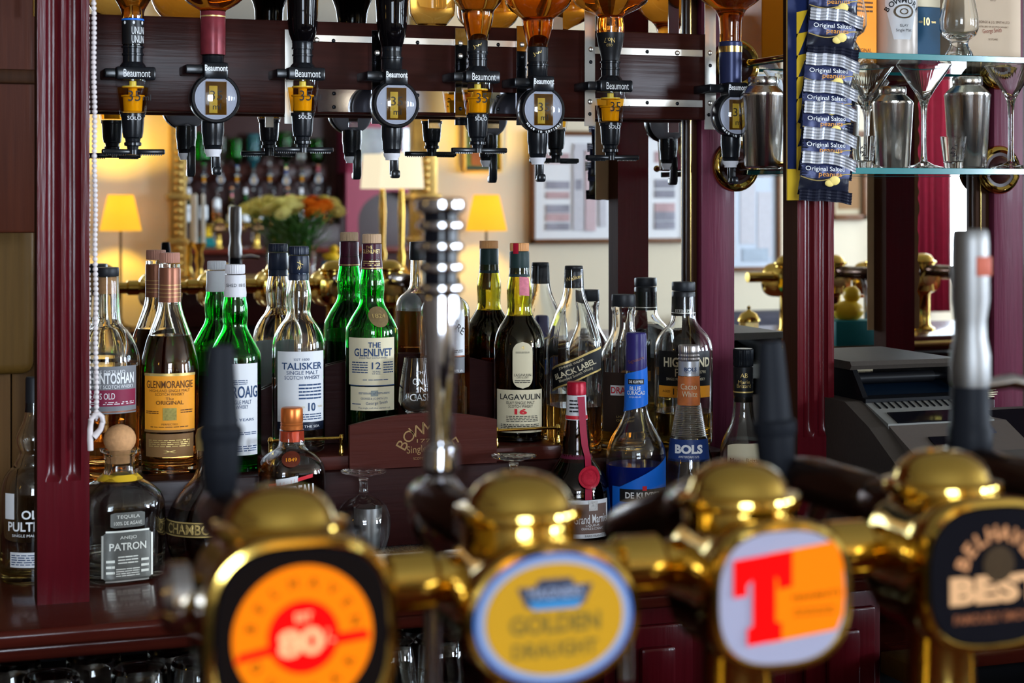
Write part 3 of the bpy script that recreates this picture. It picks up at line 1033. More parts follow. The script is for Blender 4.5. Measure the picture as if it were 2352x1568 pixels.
b = Bottle('whisky_bottle', 'bright green bottle with cream labels, gold seal and beige cap', 854, 2.562, zs_,
           [(1010, 58), (1000, 61), (765, 61), (752, 60), (742, 55), (730, 49), (716, 40), (702, 31), (692, 28), (680, 27.5), (662, 29), (645, 29), (630, 26), (617, 24), (575, 22)],
           GLSG, group='whisky bottles on the display stand', liquid=(796, mat('green-gold whisky', (0.25, 0.42, 0.05), 0, trans=1, ior=1.36, var=0)))
b.ring('cap', [(558, 21.8), (556, 22), (540, 22), (537, 20.5)], BEIG, ridge=1)
cp = b.ring('capsule', [(618, 25.2), (604, 24.6), (596, 23), (592, 23), (591, 22.8), (560, 22.6), (559, 21)], MARO)
b.text([('THE', -6, 567, 7, 14), ('GLENLIVET', -2, 576.5, 9, 42)], GOLD, parent=cp, extra=dsh(-20, 20, 597, 610, 3, 3))
b.ring('capsule_line', [(616, 25.5), (614, 25.4)], GOLD)
sl = b.patch('seal', 702, 747, -23, 23, mat('old gold seal', (0.22, 0.15, 0.07), 0.4, 0.4, 0.3, 200), off=0.002, turn=0.35,
             shape=lambda u, v, x, y: (23 * sin(pi * v) * (2 * u - 1), 724.5 - 23 * cos(pi * v)), nz=16)
b.text([('1824', 0, 722, 9, 28)], GOLD, parent=sl, turn=0.35, off=0.003)
lb = b.patch('label', 771, 878, -60, 58, PAPC)
b.text([('THE', 6, 787, 12, 28, 0, 0.02), ('GLENLIVET', 4, 804, 18, 90, 0, 0.02), ('SINGLE MALT SCOTCH WHISKY', 4, 816, 4.5, 66), ('12', 10, 834, 16, 20, 0, 0.01), ('YEARS', 10, 847, 4, 18),
        ('OF AGE', 10, 852, 4, 18)], INKN, parent=lb, extra=dsh(-48, -8, 824, 852, 5, 4) + dsh(26, 54, 824, 852, 5, 3) + dsh(-20, 40, 864, 868, 1, 3))
lb = b.patch('lower_label', 882, 936, -54, 58, PAPC)
b.patch('label_line', 878, 880, -54, 58, INKN, off=0.001)
b.text([('GEORGE & J.G SMITH LTD', 6, 909, 6, 62), ('George Smith', 12, 919, 9, 50, 0.06), ('The single malt that started it all', 6, 930, 4.5, 74)], INKN, parent=lb,
       extra=dsh(-30, 44, 894, 899, 2, 4) + dsh(-48, -24, 919, 923, 1, 2))
b.patch('crest', 890, 903, -2, 14, mat('grey print', (0.22, 0.24, 0.22), 0.5, 0, 0.4, 300), parent=lb, off=0.0011, nx=3, nz=3)

b = Bottle('whisky_bottle', 'clear amber bottle with arched white label, behind the tall chrome tap handle', 1022, 2.562, zs_,
           [(1010, 54), (1000, 57), (715, 57), (703, 55), (693, 50), (685, 40), (676, 28), (660, 22), (600, 21)], GLS, group='whisky bottles on the display stand',
           liquid=(724, AMBD))
b.ring('cap', [(604, 23), (600, 24), (585, 24), (560, 23)], BLKM)
lb = b.patch('label', 725, 812, -50, 50, PAPW, shape=lambda u, v, x, y: (x, y - 42 * (1 - (2 * u - 1) ** 2) * (1 - v)))
b.patch('label_line', 812, 815, -50, 50, COPP, off=0.0011)
b.patch('label_foot', 816, 852, -50, 50, GREY)
b.text([('O', -34, 736, 17, 13, 0.35), ('WMO', -8, 722, 17, 40), ('RE', 37, 753, 16, 24, -0.6), ('12', 4, 790, 16, 18)], INK, parent=lb, extra=dsh(-30, 45, 798, 806, 2, 4))
b.text([('40% alc.', 32, 846, 5, 26)], INKW)

b = Bottle('whisky_bottle', 'dark bottle with olive neck, cream pill-shaped label and tan cap', 1193, 2.558, zs_,
           [(1016, 55), (1006, 58), (790, 59), (778, 57), (765, 54), (750, 48), (737, 39), (724, 31), (712, 28), (698, 27.5), (680, 29), (660, 29), (645, 26.5), (632, 23.5), (590, 22)],
           GLSO, group='whisky bottles on the display stand', liquid=(724, mat('deep brown whisky', (0.16, 0.03, 0.006), 0, trans=1, ior=1.36, var=0)))
b.ring('cap', [(576, 21.5), (574, 22), (560, 22), (558, 21)], TANC, ridge=1)
b.ring('capsule', [(635, 25), (622, 22.5), (617, 22.5), (614, 23), (580, 22.8), (577, 22), (577, 21)], GRNB)
b.patch('red_seal', 558, 582, -14, -2, REDC, off=0.0012, nx=4)
b.patch('tax_stamp', 634, 676, 0, 24, mat('pink stamp', (0.55, 0.16, 0.20), 0.5, 0, 0.35, 220), off=0.0012, nx=6, slope=0.1)
lb = b.patch('pill_label', 780, 886, -23, 23, PAPC, shape=lambda u, v, x, y: ((2 * u - 1) * 23 * min(1, math.sqrt(max(0, 1 - max(0, abs(v - 0.5) - 0.28) ** 2 / 0.0484))), y), nz=24, turn=0.13)
b.text([('LAGAVULIN', 0, 855, 6, 38), ('DISTILLERY', 0, 861, 4, 26)], INK, parent=lb, turn=0.13, extra=dsh(-16, 16, 802, 806, 2, 2) + dsh(-18, 18, 866, 874, 2, 3))
b.text([('4', 0, 793, 9, 8)], GOLD, parent=lb, turn=0.13)
lb = b.patch('label', 889, 986, -60, 60, PAPC)
b.text([('LAGAVULIN', 3, 905, 13, 100, 0, 0.012), ('ISLAY SINGLE MALT', 3, 918, 6.5, 66), ('SCOTCH WHISKY', 3, 926, 6.5, 56)], INK, parent=lb,
       extra=dsh(-30, 46, 947, 962, 4, 8) + dsh(-45, 50, 966, 981, 4, 9))
b.text([('16', 3, 938, 13, 28, 0, 0.05)], RED, parent=lb)

b = Bottle('whisky_bottle', 'square clear bottle with slanted black and gold label and black cap', 1318, 2.556, zr_,
           [(1050, 52), (1040, 55), (790, 56), (775, 54), (757, 50), (740, 45), (722, 39), (702, 31), (682, 24), (665, 21), (655, 20), (618, 19)],
           GLS, group=G_, n=4.5, rot=0.0, liquid=(930, AMB), seg=48)
b.ring('cap', [(661, 20.5), (656, 21.5), (652, 20.5), (645, 22), (632, 22), (624, 20.5), (621, 21.3), (619, 20.5), (618, 21), (612, 21), (610, 19.5)], BLKL)
b.text([('Walker', 0, 637, 9, 36, 0.3)], GOLD, off=0.0022)
lb = b.patch('label', 822, 870, -56, 62, BLKL, slope=-0.42, nx=20)
b.patch('label_border', 818, 823, -56, 62, GOLD, parent=lb, slope=-0.42, nx=20, off=0.0009)
b.patch('label_border', 868, 872, -56, 62, GOLD, parent=lb, slope=-0.42, nx=20, off=0.0009)
b.text([('JOHNNIE WALKER', -3, 831, 7, 56, 0.40), ('BLACK LABEL', 4, 843, 13, 96, 0.40, 0.02), ('Blended Scotch Whisky', 8, 855, 8, 78, 0.40)], PAPC, parent=lb)

b = Bottle('liqueur_bottle', 'clear swirl-shouldered bottle with flat black cap and red and white lettered black label', 1432, 2.556, zr_,
           [(1040, 52), (1030, 56), (835, 56), (820, 55), (805, 51), (790, 43), (775, 34), (762, 28), (745, 26), (716, 25.5), (711, 28), (704, 28)], GLS, group=G_,
           liquid=(985, AMB))
b.ring('cap', [(703, 27), (702, 27.5), (680, 27.5), (676, 26.5)], BLKM)
lb = b.patch('label', 850, 985, -54, 54, mat('dark brown label', (0.035, 0.02, 0.015), 0.4))
b.patch('label_band', 879, 902, -30, 52, PAPW, parent=lb, off=0.0011)
b.text([('DRAMBUIE', 11, 890, 15, 78, 0, 0.02)], RED, parent=lb, off=0.0016)
b.text([('LIQUEUR', 4, 950, 5, 40), ('OF SPIRIT', 4, 958, 5, 40)], GOLD, parent=lb)

b = Bottle('whisky_bottle', 'wide clear bottle with black capsule, black label and orange strip, beside the post', 1570, 2.556, zr_,
           [(1022, 64), (1012, 67), (808, 68), (795, 67), (782, 64), (770, 58), (758, 48), (748, 38), (738, 31), (725, 28), (680, 27)], GLS, group=G_,
           liquid=(944, GOLDL))
b.ring('cap', [(667, 26), (665, 27), (650, 27), (647, 26)], BLKM)
cp = b.ring('capsule', [(724, 27.8), (712, 27.5), (695, 25.5), (684, 27), (671, 27), (669, 26), (669, 24)], BLKL)
b.text([('ESTD 1798', 0, 712, 6, 38)], SILV, parent=cp)
b.ring('capsule_line', [(718, 28.2), (716.5, 28)], SILV)
lb = b.patch('label', 801, 880, -64, 70, BLKL)
b.patch('label_strip', 880, 906, -64, 70, ORG, parent=lb)
b.text([('HIGHLAND', 10, 826, 22, 114, 0, 0.03), ('PARK', 10, 849, 18, 58), ('1798', 46, 848, 7, 16), ('SINGLE MALT SCOTCH WHISKY', 6, 864, 6, 92)], PAPC, parent=lb)
b.text([('AGED', -40, 892, 5, 20), ('12', -14, 892, 14, 18)], INK, parent=lb, off=0.0018)

# ------------------------------------------------------------------ bottles on the worktop in front
GW, zw = 'bottles on the worktop', -0.506
b = Bottle('whisky_bottle', 'clear bottle with bulbous rippled neck, cut by the left edge of the picture', 78, 2.44, zw,
           [(1345, 72), (1330, 75), (1125, 75), (1098, 70), (1078, 57), (1068, 44), (1060, 44), (1048, 37), (1040, 33), (1030, 36), (1008, 43), (990, 37), (970, 27), (945, 20), (880, 17)],
           GLS, group=GW, liquid=(1293, GOLDL))
b.ring('cap', [(945, 21), (930, 19.5), (869, 19), (865, 17)], BLKM)
b.text([('OLD', 0, 1169, 20, 54, 0, 0.02), ('PULTENEY', 0, 1196, 21, 122, 0, 0.02), ('SINGLE MALT SCOTCH', 0, 1216, 6, 100)], INKW)
b.patch('label', 1254, 1288, -56, 56, PAPW)
b.text([('x', 40, 1282, 2, 4)], INKN, extra=dsh(-52, 52, 1258, 1284, 5, 6))
b.patch('back_paper', 1122, 1180, -72, -45, PAPW)

b = Bottle('tequila_bottle', 'squat square bottle with round cork ball, yellow ribbon and silver label', 275, 2.42, zw,
           [(1322, 88), (1312, 94), (1160, 95), (1140, 92), (1122, 82), (1106, 62), (1094, 40), (1082, 33), (1060, 31), (1042, 32), (1036, 42), (1030, 42)], GLS, group=GW, n=3.2,
           rot=R(12), liquid=(1268, CLRL), seg=48, thick=0.005)
st = G().ball((0, 0, b.z(1008)), 37 * b.s, 24, 1, 1, 0.92)
part('cork_ball', st, CORK, b.root)
b.ring('cork', [(1062, 24), (1030, 25)], CORK)
b.ring('ribbon', [(1099, 52.5), (1086, 38.5), (1086, 37.5), (1099, 51)], mat('yellow ribbon', (0.62, 0.38, 0.02), 0.45), closed=True)
lbt = 0.2


def oct_(u, v, x, y):
    return x * (1 - 0.22 * max(0, abs(v - 0.5) * 2 - 0.84) / 0.16), y


lb = b.patch('label', 1200, 1316, -52, 52, mat('embossed pewter label', (0.20, 0.20, 0.18), 0.28, 0.7, 0.3, 60), turn=lbt, shape=oct_, nz=24, off=0.0012)
for ya, yb_, xa, xb in ((1200, 1204, -46, 46), (1312, 1316, -46, 46), (1210, 1306, -54, -50), (1210, 1306, 50, 54)):
    b.patch('label_border', ya, yb_, xa, xb, SILV, turn=lbt, parent=lb, off=0.002)
b.text([('ANEJO', 0, 1217, 9, 36), ('PATRON', 0, 1236, 17, 78, 0, 0.02)], SILV, turn=lbt, parent=lb, off=0.0024,
       extra=dsh(-22, 22, 1256, 1276, 3, 2) + dsh(-45, -28, 1262, 1300, 3, 1) + dsh(28, 45, 1262, 1300, 3, 1) + dsh(-26, 26, 1284, 1304, 4, 3))
lb = b.patch('upper_label', 1160, 1194, -37, 37, mat('embossed pewter label', (0.2, 0.2, 0.18)), turn=lbt, shape=oct_, nz=12, off=0.0012)
b.text([('TEQUILA', 0, 1170, 9, 50), ('100% DE AGAVE', 0, 1184, 8, 60)], SILV, turn=lbt, parent=lb, off=0.002)

b = Bottle('liqueur_bottle', 'round globe-shaped dark bottle with gold lettered band, behind the left black tap handle', 475, 2.42, zw,
           [(1308, 50), (1295, 68), (1270, 84), (1240, 91), (1200, 92), (1170, 86), (1145, 74), (1122, 56), (1104, 38), (1090, 27), (1070, 23), (1030, 22)], GLS, group=GW,
           liquid=(1160, mat('black-red liqueur', (0.05, 0.008, 0.01), 0, trans=1, ior=1.36, var=0)))
b.ring('cap', [(1032, 24), (1000, 26), (985, 22), (978, 10)], GOLD)
lb = b.patch('band', 1184, 1216, -150, 150, mat('dark gold band', (0.10, 0.07, 0.03), 0.4, 0.5, 0.3, 120), nx=40)
for yy in (1184, 1214):
    b.patch('band_edge', yy, yy + 3, -150, 150, GOLD, parent=lb, nx=40, off=0.0014)
b.text([('CHAMBORD', -30, 1200, 23, 150, 0, 0.02)], GOLD, parent=lb)

b = Bottle('liqueur_bottle', 'square dark brown bottle with copper-orange cap and red and white lettering', 670, 2.43, zw,
           [(1240, 66), (1230, 69), (1085, 69), (1070, 67), (1056, 62), (1044, 52), (1034, 38), (1026, 28), (1012, 26), (985, 25)], GLS, group=GW, n=4.0, rot=R(8),
           liquid=(1060, mat('cognac orange', (0.34, 0.10, 0.03), 0, trans=1, ior=1.36, var=0)), seg=48)
b.ring('cap', [(985, 25.5), (978, 26), (976, 25), (972, 26), (970, 25), (966, 26), (940, 25.5), (936, 24), (935, 22)], COPO)
b.ring('neck_band', [(1012, 27), (990, 26.6), (988, 25.5)], mat('orange-red band', (0.52, 0.06, 0.02), 0.4))
b.text([('COINTREAU', -4, 1117, 26, 108, 0.06, 0.03)], INKW)
b.patch('white_swoosh', 1084, 1098, -30, 14, PAPW, slope=-0.15)
b.patch('red_swoosh', 1090, 1098, -50, 48, RED, slope=-0.22)
sl = b.patch('seal', 1030, 1062, -18, 18, mat('dark red seal', (0.10, 0.02, 0.01), 0.35, 0, 0.4, 100), off=0.0035, shape=lambda u, v, x, y: (18 * sin(pi * v) * (2 * u - 1), 1046 - 16 * cos(pi * v)), nz=12)
b.text([('1849', 0, 1046, 7, 20)], ORG, parent=sl, off=0.005)

b = Bottle('liqueur_bottle', 'round dark bottle with red neck foil, red ribbon and wax seal', 1324, 2.43, zw,
           [(1240, 70), (1228, 77), (1180, 79), (1130, 77), (1105, 72), (1085, 63), (1068, 50), (1054, 40), (1044, 34), (1020, 32), (990, 29), (962, 25), (940, 22), (905, 21)], GLSB,
           group=GW, liquid=(1000, mat('dark cognac', (0.10, 0.02, 0.01), 0, trans=1, ior=1.36, var=0)))
b.ring('cap', [(905, 22.5), (890, 22.8), (888, 22), (878, 22), (876, 20)], REDC)
nl = b.ring('neck_label', [(962, 26), (940, 23), (908, 22.4), (906, 21.5)], PAPW)
b.ring('neck_line', [(960, 26.4), (952, 25.2)], RED)
b.text([('x', 10, 934, 3, 6)], INK, parent=nl, extra=dsh(-16, 16, 914, 946, 4, 3))
b.ring('foil_band', [(1058, 41), (1044, 35), (1040, 34)], mat('burgundy wax', (0.10, 0.01, 0.03), 0.3))
g = G()
pts = [(10, 908), (13, 950), (15, 985), (19, 1020), (26, 1045), (27, 1068), (27, 1110), (27, 1135)]
vs = []
for px, py in pts:
    for e in (-8, 8):
        vs.append(b.pt((px + e) * b.s, b.z(py), 0.0025))
g.add(vs, [(2 * i, 2 * i + 1, 2 * i + 3, 2 * i + 2) for i in range(len(pts) - 1)])
part('ribbon', g, RIBB, b.root, recalc=False)
sl = b.patch('wax_seal', 1062, 1110, 3, 53, mat('red wax', (0.40, 0.012, 0.03), 0.3, 0, 0.25, 150, 0.5), off=0.006, nz=16,
             shape=lambda u, v, x, y: (28 + 24 * sin(pi * v) * (2 * u - 1), 1086 - 24 * cos(pi * v)))
g = G()
for k in range(24):
    a0_, a1_ = 2 * pi * k / 24, 2 * pi * (k + 1) / 24
    q = [(28 + rr * cos(a), 1086 - rr * sin(a)) for rr in (15, 18) for a in (a0_, a1_)]
    g.add([b.pt(px * b.s, b.z(py), 0.0068) for px, py in q], [(0, 1, 3, 2)])
part('seal_ring', g, REDC, sl, recalc=False)
lb = b.patch('label', 1136, 1222, -70, 84, PAPW)
b.patch('label_field', 1145, 1212, -64, 78, mat('brown-grey field', (0.16, 0.10, 0.08), 0.5), parent=lb, off=0.0011)
b.text([('Grand Marnier', 38, 1178, 20, 88, 0.04, 0.01), ('LIQUEUR', 38, 1193, 6, 34), ('ORANGE & COGNAC', 38, 1200, 5.5, 54)], INKW, parent=lb, off=0.0016)
b.text([('PARIS FRANCE', 42, 1217, 5, 46)], INK, parent=lb, off=0.0016)
b.patch('crest', 1138, 1160, 28, 50, mat('white crest', (0.5, 0.48, 0.46), 0.5, 0, 0.6, 260), parent=lb, off=0.0016, nx=4)

b = Bottle('liqueur_bottle', 'teardrop clear bottle of blue liqueur with purple cap and blue labels', 1461, 2.43, zw,
           [(1240, 66), (1228, 69), (1050, 69), (1030, 67), (1012, 61), (998, 54), (984, 45), (968, 36), (950, 29), (930, 26), (850, 24.5), (845, 24)], GLS, group=GW, liquid=(1064, BLUL))
b.ring('cap', [(850, 24.8), (795, 24.8), (793, 24), (770, 24), (765, 23), (763, 21)], PURP)
b.text([('Signature', 0, 825, 10, 36, 0.35)], COPP, off=0.002)
lb = b.patch('neck_label', 850, 935, -38, 38, BLUE, slope=-0.25, off=0.001)
b.patch('name_bar', 868, 880, -18, 18, BLKL, parent=lb, off=0.0016)
b.text([('DE KUYPER', 0, 874, 6, 30, 0, 0.02)], INKW, parent=lb, off=0.002)
b.text([('BLUE', -2, 889, 9, 24, 0, 0.01), ('CURACAO', 0, 899, 9, 42, 0, 0.01), ('LIQUEUR', -2, 909, 4, 26)], INKW, parent=lb, off=0.0016)
lb = b.patch('label', 1108, 1230, -60, 90, BLUE, off=0.0009)
b.patch('label_wing', 1108, 1070, -40, 90, BLUE, off=0.0009, shape=lambda u, v, x, y: (x, 1109 - v * 66 * u))
b.patch('name_bar', 1112, 1141, -38, 84, BLKL, parent=lb, off=0.0013)
b.text([('DE KUYPER', 18, 1126, 14, 84, 0, 0.03)], INKW, parent=lb, off=0.0018)
b.text([('BLUE CURACAO', 28, 1153, 12, 100, 0, 0.01)], INKW, parent=lb, off=0.0018)
b.patch('heart_mark', 1105, 1115, 14, 24, RED, parent=lb, off=0.0018, nx=2, nz=2)

rib = []
for k in range(19):
    y0 = 1000 - k * 4.1
    rr = 42 - k * 0.72
    rib += [(y0, rr), (y0 - 2.0, rr - 3.0)]
b = Bottle('liqueur_bottle', 'slim ringed conical bottle with metal screw cap, orange and navy labels', 1582, 2.43, zw,
           [(1215, 66), (1205, 68), (1100, 62), (1060, 54), (1008, 44)] + rib + [(918, 27), (830, 24)], GLS, group=GW, liquid=(1000, CLRL))
b.ring('cap', [(828, 24), (824, 25), (820, 23.5), (816, 25), (812, 23.5), (808, 24.5), (806, 24.5), (795, 24.5), (792, 23)], mat('silver screw cap', (0.50, 0.46, 0.45), 0.3, 0.9), ridge=1)
lb = b.patch('neck_label', 828, 861, -28, 28, mat('silver label', (0.45, 0.45, 0.47), 0.35, 0.5), off=0.001)
b.text([('BOLS', 4, 846, 9, 27, 0, 0.03), ('ANNO 1575', 4, 853, 4, 24)], INKN, parent=lb, off=0.0016)
lb = b.patch('flavour_label', 862, 928, -30, 30, mat('orange picture label', (0.50, 0.14, 0.04), 0.4, 0, 0.6, 60), off=0.001)
b.text([('Cacao', 0, 885, 13, 36), ('White', 2, 902, 13, 34)], PAPC, parent=lb, off=0.0016)
lb = b.patch('label', 1004, 1053, -56, 56, BLUN, off=0.001)
b.text([('BOLS', 0, 1025, 20, 64, 0, 0.05), ('AMSTERDAM 1575', 0, 1042, 5, 46)], INKW, parent=lb, off=0.0016)

b = Bottle('liqueur_bottle', 'clear bottle with black ridged cap and cream label beside the right black tap handle', 1707, 2.43, zw,
           [(1215, 52), (1205, 54), (1040, 54), (1020, 51), (1003, 45), (988, 37), (972, 29), (950, 24), (920, 22), (880, 21)], GLS, group=GW, liquid=(1008, CLRL))
b.ring('cap', [(840, 22.5), (835, 23.5), (828, 22.5), (824, 23.5), (803, 23.5), (800, 21)], BLK, ridge=1)
cp = b.ring('capsule', [(922, 20), (905, 22.4), (893, 22.6), (842, 22.6), (841, 21)], BLKL)
b.text([('AB', 2, 860, 10, 16), ('Marie', 2, 875, 8, 26), ('Brizard', 2, 884, 9, 32)], GOLD, parent=cp)
b.ring('capsule_line', [(900, 23), (897, 23)], GOLD)
lb = b.patch('label', 1018, 1110, -38, 60, PAPC, shape=lambda u, v, x, y: (x, y - 6 * (1 - (2 * u - 1) ** 4) * (1 - v)))
b.text([('Marie Brizard', 8, 1050, 11, 76)], INKB, parent=lb)

# ------------------------------------------------------------------ display stand with arched panels and brass rails
ds = thing('display_stand', 'red-brown wooden whisky display stand with arched front panel and brass rails', 'stand', (0, 0, 0))
xa, xb = PX(604, 2.49), PX(1290, 2.49)
yf = -(D - 2.488)
part('base_board', G().box(((xa + xb) / 2, (yf - 0.004) / 2 - 0.0, H + zs_ - 0.0105), (xb - xa, -yf - 0.006, 0.0205), 0.002), BOWD, ds)
pa, pb = PX(800, 2.486), PX(1137, 2.486)
pz0 = H - 0.391
ze, zc_ = at(800, 976, 2.486).z, at(968, 947, 2.486).z
poly = [(pa, pz0), (pb, pz0)] + [(pb + (pa - pb) * k / 20, ze + (zc_ - ze) * (1 - (2 * k / 20 - 1) ** 2)) for k in range(21)]
fp = part('front_panel', G().prism(poly, 0.008, Matrix.Translation((0, yf - 0.006, 0))), BOWD, ds)
sf = PZ(968, 2.486) / F
mc = (pa + pb) / 2 + 0.005
part('lettering', facetext(arc('BOWMORE', 70 * sf, mc, H + (HY - 1052) * sf, 26 * sf, R(90), R(20), bold=0.0) +
                           [('1779', mc - 4 * sf, H + (HY - 1010) * sf, 8 * sf, 44 * sf), ('Single Malt', mc - 4 * sf, H + (HY - 1030) * sf, 22 * sf, 92 * sf, 0.05),
                            ('SCOTCH WHISKY', mc - 4 * sf, H + (HY - 1050) * sf, 6 * sf, 60 * sf)], yf - 0.0106),
     mat('faded gilt print', (0.26, 0.15, 0.06), 0.5, 0.3, 0.2), fp, recalc=False, smooth=False)
qa, qb = PX(600, 2.617), PX(1255, 2.617)
za, zb_ = at(610, 896, 2.617).z, at(940, 812, 2.617).z
poly = [(qa, H + zs_), (qb, H + zs_)] + [(qb + (qa - qb) * k / 24, za + (zb_ - za) * (1 - (2 * k / 24 - 1) ** 2)) for k in range(25)]
part('back_panel', G().prism(poly, 0.007, Matrix.Translation((0, -0.008, 0))), MAHD, ds)
zr = at(1210, 986, 2.488).z
for x0, x1 in ((623, 786), (1142, 1284)):
    r_ = part('brass_rail', G().tube([(PX(x0, 2.488), yf + 0.004, zr), (PX(x1, 2.488), yf + 0.004, zr)], 0.0023), BRASS, ds)
    for xx in (x0, x1):
        part('rail_post', G().lathe([(0.004, H + zs_), (0.0045, H + zs_ + 0.006), (0.0028, H + zs_ + 0.010), (0.0028, zr - 0.004), (0.0045, zr), (0.003, zr + 0.0045), (0, zr + 0.006)], 14,
                                    M=Matrix.Translation((PX(xx, 2.488), yf + 0.004, 0))), BRASS, r_)

# ------------------------------------------------------------------ glasses at the stand and on the drip mat
def glassware(name, label, cat, x, P, zb, prof, group=None, m=GLS, seg=40, loc=None):
    """closed section: list of (pixel y, half width) tracing outer then inner wall"""
    s_ = PZ(x, P) / F
    root = thing(name, label, cat, (PX(x, P), P - D, H + zb), 0, group)
    pr = [(h * s_, (HY - y) * s_ - zb) for y, h in prof]
    return root, s_, pr


r_, s_, pr = glassware('nosing_glass', 'small tulip nosing glass with white print, at the front of the display stand', 'glass', 957, 2.50, zs_,
                       [(1023, 0), (1023, 30), (1018, 30), (1012, 8), (960, 7), (950, 20), (940, 33), (920, 42), (890, 40), (850, 34), (820, 29), (820, 27.5), (850, 32), (890, 38), (920, 40), (938, 31), (947, 16), (950, 0)])
part('bowl_and_stem', G().lathe(pr, 40), GLS, r_, ang=60)
g = G()
for vs, fs in flat([('THE', 0, -852, 7, 22), ('ONLY', 0, -872, 14, 40), ('IN', 0, -890, 12, 18), ('CASK', 0, -908, 16, 52)]):
    g.add([(((x * s_)), -(40.6 if -z > 865 else 36.5) * s_ * cos(x / 42.0), (HY + z) * s_ - zs_) for x, z in vs], fs)
part('lettering', g, INKW, r_, recalc=False, smooth=False)


def brandy(x, P, y0, k, label):
    """upside-down brandy glass: rim at the bottom, foot on top; k scales the pixel shape"""
    s_ = PZ(x, P) / F
    root = thing('brandy_glass', label, 'glass', (PX(x, P), P - D, H + zw + 0.004), 0, 'upturned brandy glasses')
    zt_ = -0.004 - zw + (HY - y0) * s_
    pts_ = [(0, 0), (2, 46), (4, 53), (7, 52), (12, 30), (18, 12), (28, 9.5), (44, 9), (50, 11), (56, 20), (64, 36), (80, 53), (100, 62), (122, 64), (145, 61), (165, 54), (182, 47),
            (182, 45.5), (165, 52.5), (145, 59.5), (122, 62.5), (100, 60.5), (82, 51), (67, 34), (60, 16), (57, 0)]
    hgt = zt_ / (182 * s_)
    S = lambda q: [(h * s_ * k, zt_ - d * s_ * hgt) for d, h in q]
    part('foot_and_stem', G().lathe(S(pts_[:9] + [(50, 0)]), 44), GLS, root, ang=60)
    part('bowl', G().lathe(S([(50, 0)] + pts_[8:]), 44), CLRB, root, ang=60)
    return root


brandy(835, 2.435, 1076, 1.0, 'upside-down brandy glass over the steel jigger, left of the tall chrome tap handle')
brandy(1180, 2.42, 1040, 1.0, 'upside-down brandy glass whose foot shows below the pill-labelled bottle')
p = at(845, 1265, 2.47)
j = thing('steel_jigger', 'brushed steel measuring cup behind the left upside-down brandy glass', 'cup', (p.x, p.y, ZCT + 0.004))
sj = PZ(845, 2.47) / F
part('cup', G().lathe([(27 * sj, 0), (28 * sj, 0.002), (33 * sj, 94 * sj), (32 * sj, 94 * sj), (27 * sj, 0.006), (0, 0.006)], 36), STEEL, j)
for k in (20, 40, 76):
    part('ring_line', G().lathe([(27.5 * sj + 5.0 * sj * k / 94, k * sj), (27.8 * sj + 5.0 * sj * k / 94, k * sj + 0.0012)], 36), BLKM, j)

mt_ = thing('drip_mat', 'black rubber drip mat with silver front edge under the upturned glasses', 'mat', (0, 0, 0))
ma, mb = PX(700, 2.41), PX(1250, 2.41)
part('tray', G().box(((ma + mb) / 2, -0.185, ZCT + 0.0015), (mb - ma, 0.07, 0.003), 0.001), BLKM, mt_)
part('front_edge', G().box(((ma + mb) / 2, -0.2215, ZCT + 0.0035), (mb - ma, 0.004, 0.007), 0.001), NICK, mt_)
g = G()
for i in range(46):
    for k in range(7):
        g.box((ma + 0.006 + (mb - ma - 0.012) * i / 45, -0.213 + 0.0095 * k, ZCT + 0.0034), (0.003, 0.003, 0.0014))
part('rubber_studs', g, BLK, mt_, smooth=False, kind='stuff')

# tumblers on the shelf below
gt = [(0, 0.0), (0.034, 0), (0.036, 0.004), (0.032, 0.085), (0.030, 0.088), (0, 0.088), (0, 0.083), (0.028, 0.083), (0.0335, 0.006), (0.0325, 0.0025), (0, 0.0025)]
gt = [(0.0345, 0.0), (0.036, 0.003), (0.033, 0.084), (0.030, 0.088), (0, 0.088), (0, 0.082), (0.0295, 0.081), (0.034, 0.002)]
first = None
TL = [(118, 2.20, 'behind the left pilaster foot'), (320, 2.20, 'below the square tequila bottle'), (455, 2.21, 'below the globe-shaped bottle'),
      (30, 2.28, 'in the second row at the far left'), (215, 2.28, 'in the second row near the pilaster'), (400, 2.28, 'in the second row left of the orange badge'),
      (900, 2.22, 'between the two left badges'), (1010, 2.22, 'beside the silver spout'), (960, 2.30, 'in the second row between the left badges')]
for i, (x, P, w) in enumerate(TL):
    loc = (PX(x, P), P - D, H - 0.66)
    lab = 'upturned clear tumbler on the dark under-shelf, %s' % w
    if not first:
        first = thing('tumbler', lab, 'glass', loc, 0, 'tumblers on the under-shelf')
        part('body', G().lathe(gt, 32, closed=True), GLS, first, ang=50)
    else:
        dup(first, loc, lab)

# ================================================================== glass shelves on the right
rod_x = 1.302


def shelf(y_front, label):
    zt_ = at(2100, y_front, 2.35).z
    t = thing('glass_shelf', label, 'shelf', (0, 0, 0))
    part('pane', G().box((1.545, -0.155, zt_ - 0.0045), (0.475, 0.246, 0.009), 0.001, 1), SHELFG, t, smooth=False)
    part('front_edge', G().box((1.545, -0.2795, zt_ - 0.0045), (0.475, 0.003, 0.0092), 0.0005, 1), TEAL, t, smooth=False)
    part('back_edge', G().box((1.545, -0.0305, zt_ - 0.0045), (0.475, 0.003, 0.0092), 0.0005, 1), TEAL, t, smooth=False)
    return zt_


zlo = shelf(386, 'lower glass shelf with teal edge holding cocktail glasses and shakers')
zhi = shelf(124, 'upper glass shelf with teal edge holding whisky boxes')


